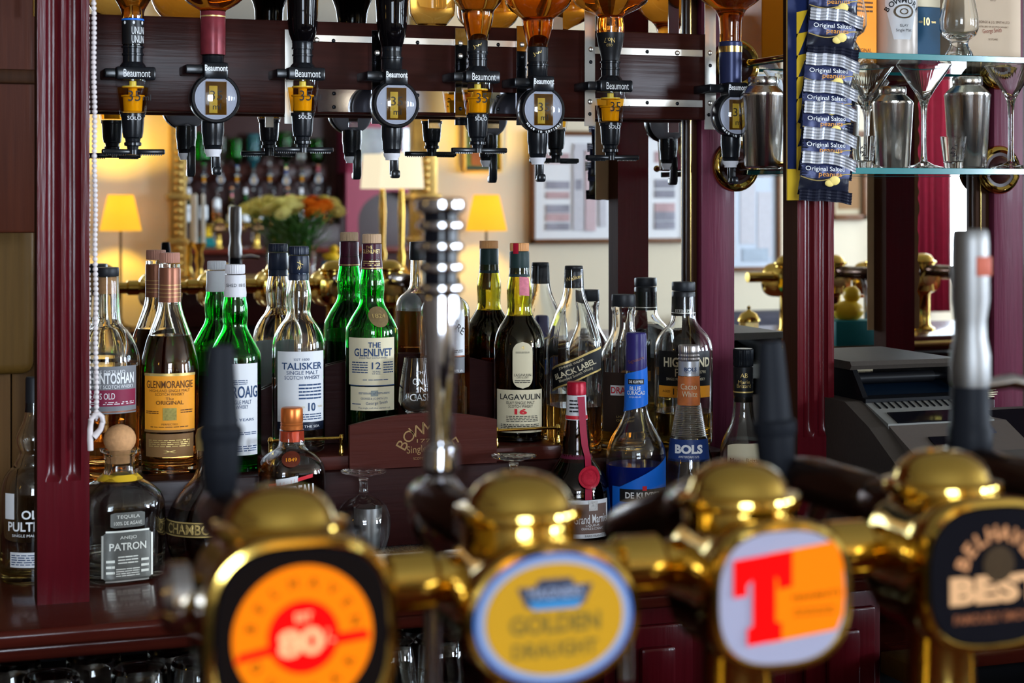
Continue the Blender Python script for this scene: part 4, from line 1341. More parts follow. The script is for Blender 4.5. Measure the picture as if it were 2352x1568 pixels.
def rosette(x, z, label, end):
    """dark turned boss with a brass ring, and the brass rod that carries a shelf"""
    t = thing('shelf_bracket', label, 'bracket', (x, -0.028, z))
    M = Matrix.Rotation(R(90), 4, 'X')
    part('brass_ring', G().lathe([(0.0415, 0.0), (0.0415, 0.003), (0.039, 0.007), (0.034, 0.009), (0.0295, 0.006), (0.0295, 0.0)], 48, M=M, closed=True), BRASS, t)
    part('boss', G().lathe([(0.0296, 0.0), (0.0296, 0.005), (0.024, 0.0045), (0.020, 0.008), (0.0115, 0.010), (0.0100, 0.022), (0.0085, 0.024), (0, 0.024)], 40, M=M), MAHD, t)
    part('rod', G().tube([(0, -0.022, 0), (0, -0.05, 0), (0, -0.05, 0), (0, -end, 0)], [0.0055, 0.0055, 0.0042, 0.0042], 16), BRASS, t)
    part('rod_tip', G().ball((0, -end, 0), 0.006, 14), BRASS, t)
    for a in (40, 160, 280):
        part('screw', G().ball((0.0345 * cos(R(a)), -0.0085, 0.0345 * sin(R(a))), 0.0022, 8), BRASSD, t)


rosette(1.301, at(1689, 381, 2.6).z, 'brass and dark wood shelf bracket on the left post, lower one behind the last optic', 0.255)
rosette(1.301, at(1690, 148, 2.6).z, 'brass and dark wood shelf bracket on the left post, upper one behind the last optic', 0.255)
rosette(1.800, at(2300, 390, 2.6).z, 'brass and dark wood shelf bracket on the right post under the martini glass', 0.255)
rosette(1.800, at(2290, 150, 2.6).z, 'brass and dark wood shelf bracket on the right post under the cream box', 0.255)


def revolve(name, label, cat, x, P, z, yb, prof, m, seg=40, group=None, pname='bowl_and_stem'):
    """glassware measured in pixels at column x, standing at height z; yb = pixel row of its foot"""
    s_ = PZ(x, P) / F
    root = thing(name, label, cat, (PX(x, P), P - D, z), 0, group)
    part(pname, G().lathe([(h * s_, (yb - y) * s_) for y, h in prof], seg), m, root, ang=55)
    return root, s_


MART = [(385, 0), (385, 44), (382, 45), (376, 22), (368, 8), (340, 6), (270, 6), (240, 8), (226, 12), (205, 24), (147, 63), (147, 61.5), (205, 21), (222, 8), (228, 0)]
GM = 'martini glasses on the lower glass shelf'
for x, P, k, lab in ((2122, 2.43, 1.0, 'clear martini glass between the two right-hand cocktail shakers'), (1990, 2.45, 0.98, 'clear martini glass half hidden by the peanut packets'),
                     (2322, 2.41, 1.03, 'clear martini glass in front of the right-hand shelf bracket'), (1812, 2.50, 0.95, 'clear martini glass half hidden by the peanut pilaster, beside a shaker')):
    revolve('martini_glass', lab, 'glass', x, P, zlo + 0.0005, 385, [(385 - (385 - y) * k, h * k) for y, h in MART], GLS, 48, GM)
GS = 'cocktail shakers on the lower glass shelf'


def shaker(x, P, k, lab):
    s_ = PZ(x, P) / F * k
    root = thing('cocktail_shaker', lab, 'shaker', (PX(x, P), P - D, zlo + 0.0005), 0, GS)
    L = lambda pr: [(r * s_, z * s_) for r, z in pr]
    part('cup', G().lathe(L([(39, 0), (42, 2), (44, 6), (53, 168), (54, 171), (54, 174), (50, 175)]), 48), STEEL_S, root)
    part('shoulder', G().lathe(L([(52, 174.5), (52, 177), (36, 193), (33, 196), (33, 199)]), 48), STEEL_S, root)
    part('cap', G().lathe(L([(33.5, 195), (35, 197), (35, 213), (33, 216), (24, 217), (0, 217)]), 48), STEEL_S, root)


STEEL_S = mat('shaker steel', (0.80, 0.78, 0.74), 0.16, 1.0, 0.12, 30, 0.15, stretch=(14, 14, 0.2))
shaker(2222, 2.43, 0.98, 'steel cocktail shaker, the right one, behind a shot glass')
shaker(2050, 2.52, 0.88, 'steel cocktail shaker, the middle one, behind two martini glasses')
shaker(1752, 2.47, 0.97, 'steel cocktail shaker between the last optic and the peanut card')
SHOT = [(385, 0), (385, 20), (382, 21), (312, 30), (312, 28), (368, 21), (372, 0)]
for x, P, lab in ((2190, 2.38, 'small shot glass with black ring print, in front of the right shaker'), (1983, 2.38, 'small shot glass with black ring print, beside the peanut packets')):
    r_, s_ = revolve('shot_glass', lab, 'glass', x, P, zlo + 0.0005, 385, SHOT, GLS, 32, 'shot glasses on the lower glass shelf', 'body')
    g = G()
    cz = 38 * s_
    for vs, fs in flat(arc('PARTY PARTY', 15 * s_, 0, cz, 8.5 * s_, R(90), R(32))):
        g.add([(px, -math.sqrt(max(1e-8, (25.6 * s_ + (z - cz) * 0.12) ** 2 - px * px)) - 0.0002, z) for px, z in vs], fs)
    part('lettering', g, INK, r_, recalc=False, smooth=False)

# boxes and glasses on the upper shelf
zu = zhi + 0.0005


def carton(name, lab, xa, xb, P, h, m, depth=0.09, rz=0.0):
    w = PX(xb, P) - PX(xa, P)
    o = thing(name, lab, 'box', ((PX(xa, P) + PX(xb, P)) / 2, P - D, zu), rz)
    c = part('carton', G().box((0, depth / 2, h / 2), (w, depth, h), 0.001, 1), m, o)
    return o, c, w


o, c, w = carton('whisky_box', 'bright orange whisky box on the upper glass shelf beside the peanut card', 1935, 2014, 2.45, 0.32, mat('orange carton', (0.90, 0.27, 0.0), 0.45, 0, 0.05))
part('print_lines', facetext([('ORIGINAL', 0.006, 0.012, 0.006, 0.03)], -0.0006), INKB, c, recalc=False, smooth=False)
g = G()
for vs, fs in dashes(-0.012, 0.024, 0.07, 0.13, 9, 3):
    g.add([(x, -0.0006, z) for x, z in vs], fs)
part('fine_print', g, INKB, c, recalc=False, smooth=False)
s_ = PZ(2060, 2.46) / F
o = thing('whisky_tube', 'round cream and white whisky tube with crest label on the upper shelf', 'tube', (PX(2060, 2.47), 2.47 - D, zu))
tb_ = part('tube', G().lathe([(46 * s_, 0), (47 * s_, 0.002), (47 * s_, 0.30), (0, 0.302)], 48), mat('cream satin card', (0.58, 0.50, 0.44), 0.3, 0.15, 0.05), o)
g = G()
N = 16
for j in range(13):
    v = j / 12
    zz = 0.030 + 0.075 * v
    hw = (0.55 + 0.62 * min(1, v * 1.3)) if v < 0.8 else 1.17 * math.sqrt(max(0.0, 1 - ((v - 0.8) / 0.21) ** 2))
    for i in range(N + 1):
        a = -pi / 2 - 0.28 + (i / N - 0.5) * 1.5 * hw
        g.v.append((47.7 * s_ * cos(a), 47.7 * s_ * sin(a), zz))
g.f = [(j * (N + 1) + i, j * (N + 1) + i + 1, (j + 1) * (N + 1) + i + 1, (j + 1) * (N + 1) + i) for j in range(12) for i in range(N)]
g.m = [0] * len(g.f)
lb_ = part('label', g, PAPW, tb_, recalc=False)


def wrap(lines, rad, a0, m, parent):
    g = G()
    for vs, fs in flat(lines):
        g.add([(rad * cos(a0 + x / rad), rad * sin(a0 + x / rad), z) for x, z in vs], fs)
    return part('lettering', g, m, parent, recalc=False, smooth=False)


wrap(arc('BOWMORE', 0.034, 0, 0.058, 0.009, R(90), R(18)) + [('ISLAY', 0, 0.052, 0.004, None), ('Single Malt', 0, 0.044, 0.006, 0.026)], 48.3 * s_, -pi / 2 - 0.2, INK, lb_)
g = G()
for k in range(28):
    a0_, a1_ = 2 * pi * k / 28, 2 * pi * (k + 1) / 28
    for ra, rb in ((0.011, 0.014), (0.004, 0.006)):
        q = [(1.2 * rr * cos(a), 0.074 + 0.8 * rr * sin(a)) for rr in (ra, rb) for a in (a0_, a1_)]
        g.add([(48.3 * s_ * cos(-pi / 2 - 0.2 + x / (48 * s_)), 48.3 * s_ * sin(-pi / 2 - 0.2 + x / (48 * s_)), z) for x, z in q], [(0, 1, 3, 2)])
part('crest', g, mat('gilt-black crest', (0.10, 0.07, 0.04), 0.5, 0, 0.5, 300), lb_, recalc=False)
o, c, w = carton('whisky_box', 'dark teal-blue whisky box with gold ten on the upper glass shelf', 2104, 2160, 2.46, 0.085, mat('teal carton', (0.003, 0.040, 0.085), 0.5, 0, 0.06), 0.07)
part('lid', G().box((0, 0.035, 0.15), (w, 0.07, 0.13), 0.001, 1), PAPT, o)
part('lettering', facetext([('10', -0.003, 0.062, 0.013, 0.011, 0, 0.03), ('AGED', -0.0145, 0.061, 0.003, 0.007), ('YEARS', 0.0095, 0.061, 0.003, 0.008)], -0.0006), GOLD, c, recalc=False, smooth=False)
o, c, w = carton('whisky_box', 'cream whisky box with signature print at the right end of the upper shelf', 2216, 2345, 2.46, 0.32, mat('cream carton', (0.62, 0.47, 0.33), 0.5, 0, 0.04))
part('lettering', facetext([('GEORGE & J.G. SMITH LTD', 0.0, 0.064, 0.0052, 0.062), ('DISTILLERS OF SCOTCH WHISKY', 0.0, 0.057, 0.0026, 0.058), ('SCOTLAND', 0, 0.037, 0.003, 0.018), ('ESTD', 0, 0.10, 0.003, 0.01)], -0.0006), INKB, c, recalc=False, smooth=False)
part('signature', facetext([('George Smith', -0.002, 0.050, 0.009, 0.036, 0.08)], -0.0007), mat('red-brown ink', (0.25, 0.04, 0.02), 0.5), c, recalc=False, smooth=False)
o, c, w = carton('whisky_box', 'grey-green box peeping out behind the nosing glass on the upper shelf', 2158, 2212, 2.53, 0.10, mat('grey-green carton', (0.36, 0.38, 0.34), 0.5), 0.05)
NOS = [(120, 0), (120, 30), (116, 32), (110, 30), (92, 20), (82, 22), (70, 38), (55, 44), (30, 44), (0, 38), (-40, 29), (-40, 27.5), (0, 36.5), (30, 42.5), (55, 42), (66, 34), (74, 18), (76, 0)]
revolve('nosing_glass', 'clear thistle-shaped nosing glass between the blue and cream boxes', 'glass', 2203, 2.39, zu, 120, NOS, GLS, 44)
revolve('nosing_glass', 'clear thistle-shaped nosing glass half hidden behind the peanut packets, before the orange box', 'glass', 1946, 2.39, zu, 120, NOS, GLS, 44)

# ================================================================== hanging card of peanut packets
PK = 2.262
yk = PK - D
DKB = mat('dark blue foil', (0.008, 0.045, 0.42), 0.3, 0.0, 0.15, 60, coat=0.1)
NVC = mat('navy printed card', (0.006, 0.014, 0.07), 0.5, 0.0, 0.1)
DKK = mat('black-blue foil', (0.010, 0.011, 0.020), 0.22, 0.0, 0.2, 60, coat=0.2)
YEL = mat('yellow card', (0.70, 0.44, 0.02), 0.5, 0, 0.05)
CRD = mat('raw brown card', (0.30, 0.17, 0.08), 0.8, 0, 0.1)
SEALM = mat('crimped silver foil', (0.74, 0.75, 0.80), 0.3, 0.75, 0.2, 80)
NUT = mat('pale nut print', (0.72, 0.55, 0.16), 0.5, 0, 0.2, 100)
cdx0, cdx1 = PX(1812, PK), PX(1960, PK)
cz0 = at(1880, 460, PK).z
ck = thing('packet_card', 'yellow and dark blue hanging card behind the peanut packets on the pilaster', 'card', (0, 0, 0))
part('card', G().box(((cdx0 + cdx1) / 2 - 0.004, yk + 0.006, cz0 + 0.35), (cdx1 - cdx0 - 0.008, 0.002, 0.70), 0.0006, 1), YEL, ck)
part('raw_back', G().box(((cdx0 + cdx1) / 2 - 0.004, yk + 0.0076, cz0 + 0.35), (cdx1 - cdx0 - 0.008, 0.001, 0.70)), CRD, ck)
zA = at(1830, 388, PK).z
part('printed_field', G().box((cdx0 + 0.030, yk + 0.0042, zA + 0.31), (0.060, 0.001, 0.62)), NVC, ck)
for yy in (35, 85, 135, 185, 235, 290, 345):
    p = at(1832, yy + 15, PK)
    part('yellow_corner', G().prism([(-0.006, -0.022), (0.012, 0.018), (-0.006, 0.014)], 0.0008, Matrix.Translation((p.x + 0.006, yk + 0.0032, p.z))), YEL, ck)
part('lettering', facetext([('TOP', cdx0 + 0.034, at(1850, 448, PK).z, 0.009, 0.024, 0, 0.03)], yk + 0.0040), INK, ck, recalc=False, smooth=False)


def packet(first_z, x, z, rz, tilt, lab, y_off):
    """pillow pack hanging in front of the card; origin at the top crimp"""
    root = thing('peanut_packet', lab, 'packet', (x, yk - 0.004 - y_off, z), rz, 'peanut packets on the hanging card')
    root.rotation_euler = (0.13, random.uniform(-0.05, 0.05), rz)
    w, h = 0.080, 0.050
    N, Mz = 12, 12
    rnd = random.Random(int(x * 1e5) + int(z * 1e5))
    vs, fs, mi = [], [], []
    for side in (-1, 1):
        for j in range(Mz + 1):
            for i in range(N + 1):
                u, v = i / N * 2 - 1, j / Mz
                bul = 0.0085 * (1 - abs(u) ** 2.6) ** 0.8 * (sin(pi * min(1, max(0, v)))) ** 0.7
                wob = 0.0016 * sin(9 * u + 5 * v + x * 50) * (sin(pi * v)) + rnd.uniform(-0.0008, 0.0008)
                vs.append((u * w / 2 * (1 - 0.05 * sin(pi * v)), side * bul + (wob if side < 0 else 0), -v * h))
    m1 = (N + 1) * (Mz + 1)
    for sd in (0, 1):
        for j in range(Mz):
            for i in range(N):
                a = sd * m1 + j * (N + 1) + i
                fs.append((a, a + 1, a + N + 2, a + N + 1))
                mi.append(0 if j < 6 else 1)
    g = G()
    g.v, g.f, g.m = vs, fs, mi
    pouch = part('pouch', g, [DKB, DKK], root, ang=80)
    # crimped seals, folded fins of foil
    for zz, nm in ((0.004, 'top_crimp'), (-h + 0.001, 'bottom_crimp')):
        g = G()
        n, rows = 20, 8
        top = zz > 0
        for j in range(rows + 1):
            for i in range(n + 1):
                u, v = i / n, j / rows
                fold = max(0.0, u - 0.62) * (0.55 if top else 0.2)
                g.v.append(((u - 0.5) * w * 1.03, -0.0095 + 0.0013 * (j % 2) + 0.0012 * sin(i * 1.7 + x * 70) - 0.012 * max(0.0, u - 0.6) * top,
                            zz + 0.0085 - 0.017 * v + 0.0005 * sin(i * 0.9 + x * 90) - 0.05 * fold))
        g.f = [(j * (n + 1) + i, j * (n + 1) + i + 1, (j + 1) * (n + 1) + i + 1, (j + 1) * (n + 1) + i) for j in range(rows) for i in range(n)]
        g.m = [0] * len(g.f)
        part(nm, g, SEALM if zz > 0 else DKK, root, recalc=False, smooth=False)

    def front(px, pz):
        u, v = px / (w / 2), -pz / h
        return -0.0085 * max(0.0, 1 - abs(u) ** 2.6) ** 0.8 * max(0.0, sin(pi * min(1, max(0.0, v)))) ** 0.7 - 0.0022
    g = G()
    g2 = G()
    for vs_, fs_ in flat([('Original Salted', -0.003, -0.0125, 0.0080, 0.060)]):
        g.add([(a, front(a, b), b) for a, b in vs_], fs_)
    for vs_, fs_ in flat([('peanuts', 0.004, -0.0205, 0.0075, 0.036)]):
        g2.add([(a, front(a, b), b) for a, b in vs_], fs_)
    part('lettering', g, INKW, pouch, recalc=False, smooth=False)
    part('lettering', g2, mat('orange print', (0.62, 0.25, 0.03), 0.5), pouch, recalc=False, smooth=False)
    pts_ = []
    for i in range(15):
        px = -w / 2 * 0.96 + w * 0.96 * i / 14
        pz = -0.0235 - 0.005 * sin(pi * i / 14 * 1.6)
        pts_.append((px, front(px, pz) + 0.0010, pz))
    part('gold_wave', G().tube(pts_, 0.0008, 6), GOLD, pouch)
    part('nut_print', G().ball((0.011, front(0.011, -0.0275) + 0.0004, -0.0275), 0.0085, 12, 1, 0.2, 0.8).ball((0.004, front(0.004, -0.0315) + 0.0004, -0.0315), 0.0075, 12, 1, 0.2, 0.7), NUT, pouch)
    g = G()
    for k in range(5):
        g.ball((-0.024 + 0.0062 * k, front(-0.024 + 0.0062 * k, -0.046) + 0.0014, -0.046), 0.0027, 10, 1, 0.2, 1.5)
    part('nutrition_marks', g, mat('cream print', (0.55, 0.46, 0.24), 0.5), pouch)


PKL = [(1886, 368, 'bottom'), (1890, 313, 'second from the bottom'), (1893, 253, 'third from the bottom'), (1897, 206, 'fourth from the bottom'),
       (1903, 143, 'fifth from the bottom'), (1914, 40, 'second from the top'), (1918, -28, 'topmost')]
for i, (x, y, w_) in enumerate(PKL):
    p = at(x, y, PK - 0.02)
    packet(0, p.x, p.z, -0.05 + 0.03 * (i % 3), -0.10, 'dark blue salted peanut packet, %s on the hanging card' % w_, 0.030 - 0.0030 * i)

xc0, xc1 = 1.771, 1.884
zc0 = rf(2040, 755, 3.0).z
rn = random.Random(5)
edge = [(xc1 + rn.uniform(-0.004, 0.002), zc0 + 0.012 * k) for k in range(0, 44)]
tc = thing('packet_card', 'torn brown packet card on the far pilaster, seen from behind in the mirror', 'card', (0, 0, 0))
part('card', G().prism([(xc0, zc0)] + edge + [(xc0, zc0 + 0.52)], 0.0015, Matrix.Translation((0, -(D - PF) - 0.0012, 0))), CRD, tc, smooth=False)

# ================================================================== bead chain with its white hook
PC = 2.262
bc = thing('bead_chain', 'white ball chain hanging beside the left pilaster down to a white plastic hook', 'chain', (0, 0, 0))
bead = mesh('bead', G().ball((0, 0, 0), 0.0034, 10), BEAD)
k = 0
for x0, x1, ye, P in ((214.5, 221.5, 966, PC), (199.0, 203, 960, PC + 0.03)):
    y = -60
    while y < ye:
        f_ = (y + 60) / (ye + 60)
        p = at(x0 + (x1 - x0) * f_ + 0.8 * sin(y * 0.03), y, P)
        o = bpy.data.objects.new('bead', bead)
        o.location = p
        o.parent = bc
        COL.objects.link(o)
        y += 11.3
    part('cord', G().tube([at(x0, -60, P), at((x0 + x1) / 2, ye / 2, P), at(x1, ye, P)], 0.0011, 6), BEAD, bc)
pts_ = [at(x, y, PC - 0.003) for x, y in ((208, 1034), (207, 1010), (207, 985), (209, 965), (216, 953), (227, 950), (235, 957), (236, 970), (231, 985), (222, 996), (215, 1003))]
part('hook', G().tube(pts_, [0.0035, 0.0038, 0.0036, 0.0036, 0.0034, 0.0032, 0.0032, 0.0032, 0.0034, 0.0040, 0.0046], 12), BEAD, bc)

# ================================================================== till
TILLD = mat('dark grey-brown till casing', (0.040, 0.032, 0.026), 0.5, 0, 0.12, 200, 0.15, spec=0.2)
TILLK = mat('black till plastic', (0.004, 0.004, 0.005), 0.4, spec=0.12)
TILLT = mat('taupe till casing', (0.085, 0.068, 0.058), 0.5, 0, 0.06, 120, 0.1, spec=0.3)
TILLG = mat('grey till casing', (0.15, 0.148, 0.135), 0.5, 0, 0.05, spec=0.3)
TILLS = mat('smoked blue window', (0.002, 0.006, 0.013), 0.3, 0, 0.2, 40, spec=0.2)
tl = thing('till', 'dark grey electronic till with hooded printer on the worktop behind the taps', 'till', (0, 0, 0))
xl, xr = PX(1958, 2.255), PX(2192, 2.255)
xm = (xl + xr) / 2
wt = xr - xl


def yz(y, P, x=2075):
    v = at(x, y, P)
    return v.y, v.z


def extrude(name, poly, x0, x1, m, parent=tl, label=None, bev=0.0):
    """polygon in y, z pushed along x"""
    n = len(poly)
    g = G()
    g.add([(x0, a, c) for a, c in poly] + [(x1, a, c) for a, c in poly],
          [list(range(n)), [2 * n - 1 - i for i in range(n)]] + [(i, (i + 1) % n, n + (i + 1) % n, n + i) for i in range(n)])
    return part(name, g, m, parent, label, smooth=False)


yt, ztop = yz(826, 2.255)
zb_ = yz(918, 2.20)[1]
yback = -0.16
extrude('hood_top', [(yback, ztop), (yt, ztop), (yt - 0.004, ztop - 0.006), (yt, ztop - 0.012), (yback, ztop - 0.012)], xl - 0.004, xr + 0.006, TILLD)
for xa, xb in ((xl, xl + 0.008), (xr - 0.008, xr)):
    extrude('hood_side', [(yback, ztop - 0.01), (yt + 0.002, ztop - 0.01), (yt - 0.035, zb_ - 0.005), (yback, zb_ - 0.03)], xa, xb, TILLK)
extrude('window', [(yt + 0.05, ztop - 0.026), (yt - 0.02, zb_ + 0.004), (yt - 0.016, zb_ + 0.001), (yt + 0.056, ztop - 0.026)], xl + 0.006, xr - 0.006, TILLS)
part('roller', G().tube([(xl + 0.004, yt + 0.012, ztop - 0.026), (xr - 0.03, yt + 0.012, ztop - 0.026)], 0.008, 18), TILLK, tl)
part('roller_end', G().tube([(xr - 0.03, yt + 0.012, ztop - 0.026), (xr - 0.006, yt + 0.012, ztop - 0.026)], 0.0055, 14), TILLK, tl)
extrude('window_lip', [(yt - 0.018, zb_ + 0.004), (yt - 0.04, zb_ + 0.001), (yt - 0.04, zb_ - 0.005), (yt - 0.01, zb_ - 0.005)], xl - 0.002, xr - 0.004, TILLK)
part('top_clip', G().box((xl + 0.012, -0.205, ztop + 0.002), (0.03, 0.02, 0.004), 0.001), TILLK, tl)
# sloping key deck below the hood
y1_, z1_ = yz(922, 2.215)
y2_, z2_ = yz(972, 2.155)
y3_, z3_ = yz(1046, 2.09)
y4_, z4_ = yz(1100, 2.06)
extrude('deck_upper', [(y1_, z1_), (y2_, z2_), (y2_, z2_ - 0.03), (yback, z2_ - 0.03), (yback, z1_)], xl - 0.002, xr, TILLG)
dk = extrude('deck_lower', [(y2_ + 0.001, z2_ - 0.002), (y3_, z3_), (y4_, z4_), (y4_, z4_ - 0.05), (yback, z4_ - 0.05), (yback, z2_ - 0.002)], xl - 0.001, xr + 0.02, TILLT)


def on_deck(u0, u1, v0, v1, A, Bv, name, m, parent, th=0.0018, xa=xl, xb=xr):
    """plate lying on the slope A-B; u across, v down the slope"""
    (ya, za), (ybb, zb2) = A, Bv
    nrm = Vector((0, -(za - zb2), -(ybb - ya))).normalized()
    if nrm.z < 0:
        nrm = -nrm
    nrm.y = -abs(nrm.y)
    vs = []
    for o in (0.0002, th):
        for v in (v0, v1):
            for u in (u0, u1):
                vs.append((xa + (xb - xa) * u, ya + (ybb - ya) * v + nrm.y * o, za + (zb2 - za) * v + nrm.z * o))
    return part(name, G().add(vs, [(0, 1, 3, 2), (4, 6, 7, 5), (0, 4, 5, 1), (2, 3, 7, 6), (0, 2, 6, 4), (1, 5, 7, 3)]), m, parent, smooth=False)


on_deck(0.08, 0.93, 0.52, 1.0, (y1_, z1_), (y2_, z2_), 'display_strip', BLKG, tl)
for k in range(13):
    u = 0.06 + 0.065 * k
    on_deck(u, u + 0.012, 0.02, 0.30, (y1_, z1_), (y2_, z2_), 'vent_slot', TILLK, tl)
on_deck(0.56, 0.90, 0.10, 0.46, (y2_, z2_), (y3_, z3_), 'info_plate', mat('slate plate', (0.05, 0.05, 0.065), 0.5), dk)
on_deck(0.24, 0.50, 0.50, 0.88, (y2_, z2_), (y3_, z3_), 'key_slot', BLKG, dk)
on_deck(0.52, 0.60, 0.50, 0.88, (y2_, z2_), (y3_, z3_), 'key_cover', TILLK, dk)
extrude('front_lip', [(y3_, z3_), (y4_, z4_), (y4_ - 0.012, z4_ - 0.05), (y4_, z4_ - 0.05)], xl + 0.002, xr + 0.02, TILLG)
extrude('side_cheek', [(yback, z1_ + 0.004), (y1_ + 0.01, z1_ + 0.002), (y2_ + 0.004, z2_ - 0.004), (y3_, z3_ - 0.012), (y4_ - 0.01, z4_ - 0.05), (y4_ - 0.01, ZCT), (yback, ZCT)], xl - 0.03, xl - 0.002, TILLD)
extrude('base', [(yback, z4_ - 0.048), (y4_ - 0.012, z4_ - 0.048), (y4_ - 0.02, ZCT + 0.001), (yback, ZCT + 0.001)], xl - 0.001, xr + 0.02, TILLD)
c2 = thing('till_keyboard', 'sloping till keyboard with dark display and pink keys at the right edge', 'keyboard', (0, 0, 0))
xk0, xk1 = PX(2268, 2.2), PX(2268, 2.2) + 0.30
a1, a2, a3, a4 = yz(940, 2.30, 2320), yz(1014, 2.22, 2320), yz(1045, 2.19, 2320), yz(1150, 2.08, 2320)
extrude('casing', [a1, a2, a3, a4, (a4[0], ZCT + 0.001), (a1[0] + 0.03, ZCT + 0.001), (a1[0] + 0.03, a1[1])], xk0, xk1, TILLT, c2)
dd = on_deck(0.0, 1.0, 0.03, 0.97, a1, a2, 'display', BLKG, c2, 0.0025, xk0, xk1)
mt2 = Matrix.Translation((xk0 + 0.02, 0, 0))
dirv = Vector((0, a2[0] - a1[0], a2[1] - a1[1]))
g = G()
for txt, vx, vz, hh in (('160', 0.046, 0.50, 0.009), ('E I 0 0 MODEL', 0.055, 0.74, 0.0035)):
    for vs_, fs_ in flat([(txt, 0, 0, hh)]):
        g.add([(xk0 + vx + a, a1[0] + dirv.y * (vz - b / dirv.length) - 0.0029, a1[1] + dirv.z * (vz - b / dirv.length) + 0.0024) for a, b in vs_], fs_)
part('digits', g, mat('teal lit digits', (0.02, 0.42, 0.50), 0.5, emit=0.6), dd, recalc=False, smooth=False)
on_deck(0.04, 1.0, 0.05, 1.0, a3, a4, 'key_tray', mat('grey key tray', (0.10, 0.10, 0.11), 0.5), c2, 0.0015, xk0, xk1)
PKY = [mat('pink key', (0.52, 0.28, 0.30), 0.5), mat('orange key', (0.55, 0.22, 0.10), 0.5), mat('grey key', (0.32, 0.33, 0.36), 0.5), mat('lilac key', (0.36, 0.28, 0.42), 0.5)]
for r in range(5):
    for k in range(8):
        m_ = PKY[0] if (k < 3) else PKY[(k + r) % 4]
        on_deck(0.09 + 0.11 * k, 0.185 + 0.11 * k, 0.12 + 0.17 * r, 0.26 + 0.17 * r, a3, a4, 'key', m_, c2, 0.006, xk0, xk1)
p = at(2230, 912, 2.42)
rp = thing('receipt_stack', 'curling paper receipts lying behind the till', 'paper', (p.x, p.y, p.z))
for k in range(5):
    part('receipt', G().box((0.012 * k - 0.02, 0.004 * k, 0.002 * k), (0.075, 0.05, 0.0012), M=Matrix.Rotation(0.12 * k, 4, 'Z')), PAPC if k % 2 else PAPT, rp, smooth=False)
part('spike_block', G().box((0, 0.01, -(p.z - ZCT) / 2 - 0.001), (0.07, 0.05, p.z - ZCT - 0.002), 0.003), MAHD, rp)

# ================================================================== beer fonts on the front bar
ZBAR = H - 0.372
bar = thing('front_bar', 'dark mahogany front bar that the brass beer fonts stand on', 'bar', (0, 0, 0))
part('bar_top', G().box((1.6, -(D - 0.90), ZBAR - 0.02), (6.2, 0.50, 0.04), 0.010, 3), MAHC, bar)
part('bar_back', G().box((1.6, -(D - 0.92), (ZBAR - 0.05) / 2), (6.1, 0.36, ZBAR - 0.052)), MAHD, bar)
part('brass_edge', G().tube([(-1.45, -(D - 1.155), ZBAR - 0.02), (4.6, -(D - 1.155), ZBAR - 0.02)], 0.008, 10), BRASSD, bar)

PAX, PBD = 0.97, 0.912
FX = [0.2065, 0.3465, 0.4865, 0.6290, 0.769, 0.909, 1.049, 1.189]
ya_ = -(D - PAX)
trn = thing('font_rail', 'horizontal brass tube joining the row of beer fonts', 'tube', (0, 0, 0))
part('tube', G().tube([(0.150, ya_, H - 0.2175), (1.25, ya_, H - 0.2175)], 0.0135, 28), BRASS, trn)
part('end_cap', G().lathe([(0.0, -0.006), (0.014, -0.005), (0.0195, 0), (0.0195, 0.010), (0.0135, 0.014)], 28, M=Matrix.Translation((0.146, ya_, H - 0.2175)) @ Matrix.Rotation(R(90), 4, 'Y')), CHROME, trn)
for x in (0.28, 0.42, 0.56, 0.70, 0.84, 0.98, 1.12):
    part('joint_ring', G().lathe([(0.0137, -0.016), (0.0175, -0.012), (0.0175, 0.012), (0.0137, 0.016)], 28, M=Matrix.Translation((x, ya_, H - 0.2175)) @ Matrix.Rotation(R(90), 4, 'Y')), BRASS, trn)


def sq(n, a, b, N=64):
    """superellipse outline"""
    o = []
    for k in range(N):
        t = 2 * pi * k / N
        o.append((a * math.copysign(abs(cos(t)) ** (2 / n), cos(t)), b * math.copysign(abs(sin(t)) ** (2 / n), sin(t))))
    return o


def ringsolid(n, a, b, prof, N=64):
    """prof: (grow, depth towards the viewer) swept along a superellipse; closed"""
    g = G()
    m = len(prof)
    for gr, dp in prof:
        for x, z in sq(n, a + gr, b + gr, N):
            g.v.append((x, -dp, z))
    for j in range(m - 1):
        for k in range(N):
            g.f.append((j * N + k, j * N + (k + 1) % N, (j + 1) * N + (k + 1) % N, (j + 1) * N + k))
    g.f.append(list(range(N)))
    g.f.append([(m - 1) * N + k for k in range(N)])
    g.m = [0] * len(g.f)
    return g


def face(n, a, b, dp, th=0.0006):
    return ringsolid(n, a, b, [(0, dp), (0, dp + th)])


GLOW = dict(var=0.02)
OGL = mat('backlit orange', (1.0, 0.22, 0.0), 0.6, emit=1.05, **GLOW)
RGL = mat('backlit red', (1.0, 0.0, 0.0), 0.6, emit=0.95, **GLOW)
WGL = mat('backlit cream', (0.95, 0.62, 0.30), 0.4, emit=0.9, **GLOW)
PGL = mat('backlit pale orange', (0.90, 0.42, 0.19), 0.4, emit=0.62, **GLOW)
PGD = mat('backlit dull orange', (0.55, 0.20, 0.09), 0.4, emit=0.4, **GLOW)
LGR = mat('lavender-grey badge', (0.27, 0.26, 0.34), 0.4, 0, 0.03)
MYEL = mat('mustard badge', (0.42, 0.21, 0.006), 0.4, 0, 0.06)
MBLU = mat('blue badge rim', (0.02, 0.10, 0.34), 0.4, 0, 0.1)
MSIL = mat('pale blue badge rim', (0.30, 0.34, 0.46), 0.3, 0.3, 0.1)
OLIV = mat('olive lettering', (0.14, 0.09, 0.01), 0.5)
BRBK = mat('brown-black badge', (0.004, 0.002, 0.0015), 0.6, spec=0.03)
BDK = mat('black badge', (0.003, 0.0025, 0.004), 0.6, spec=0.03)


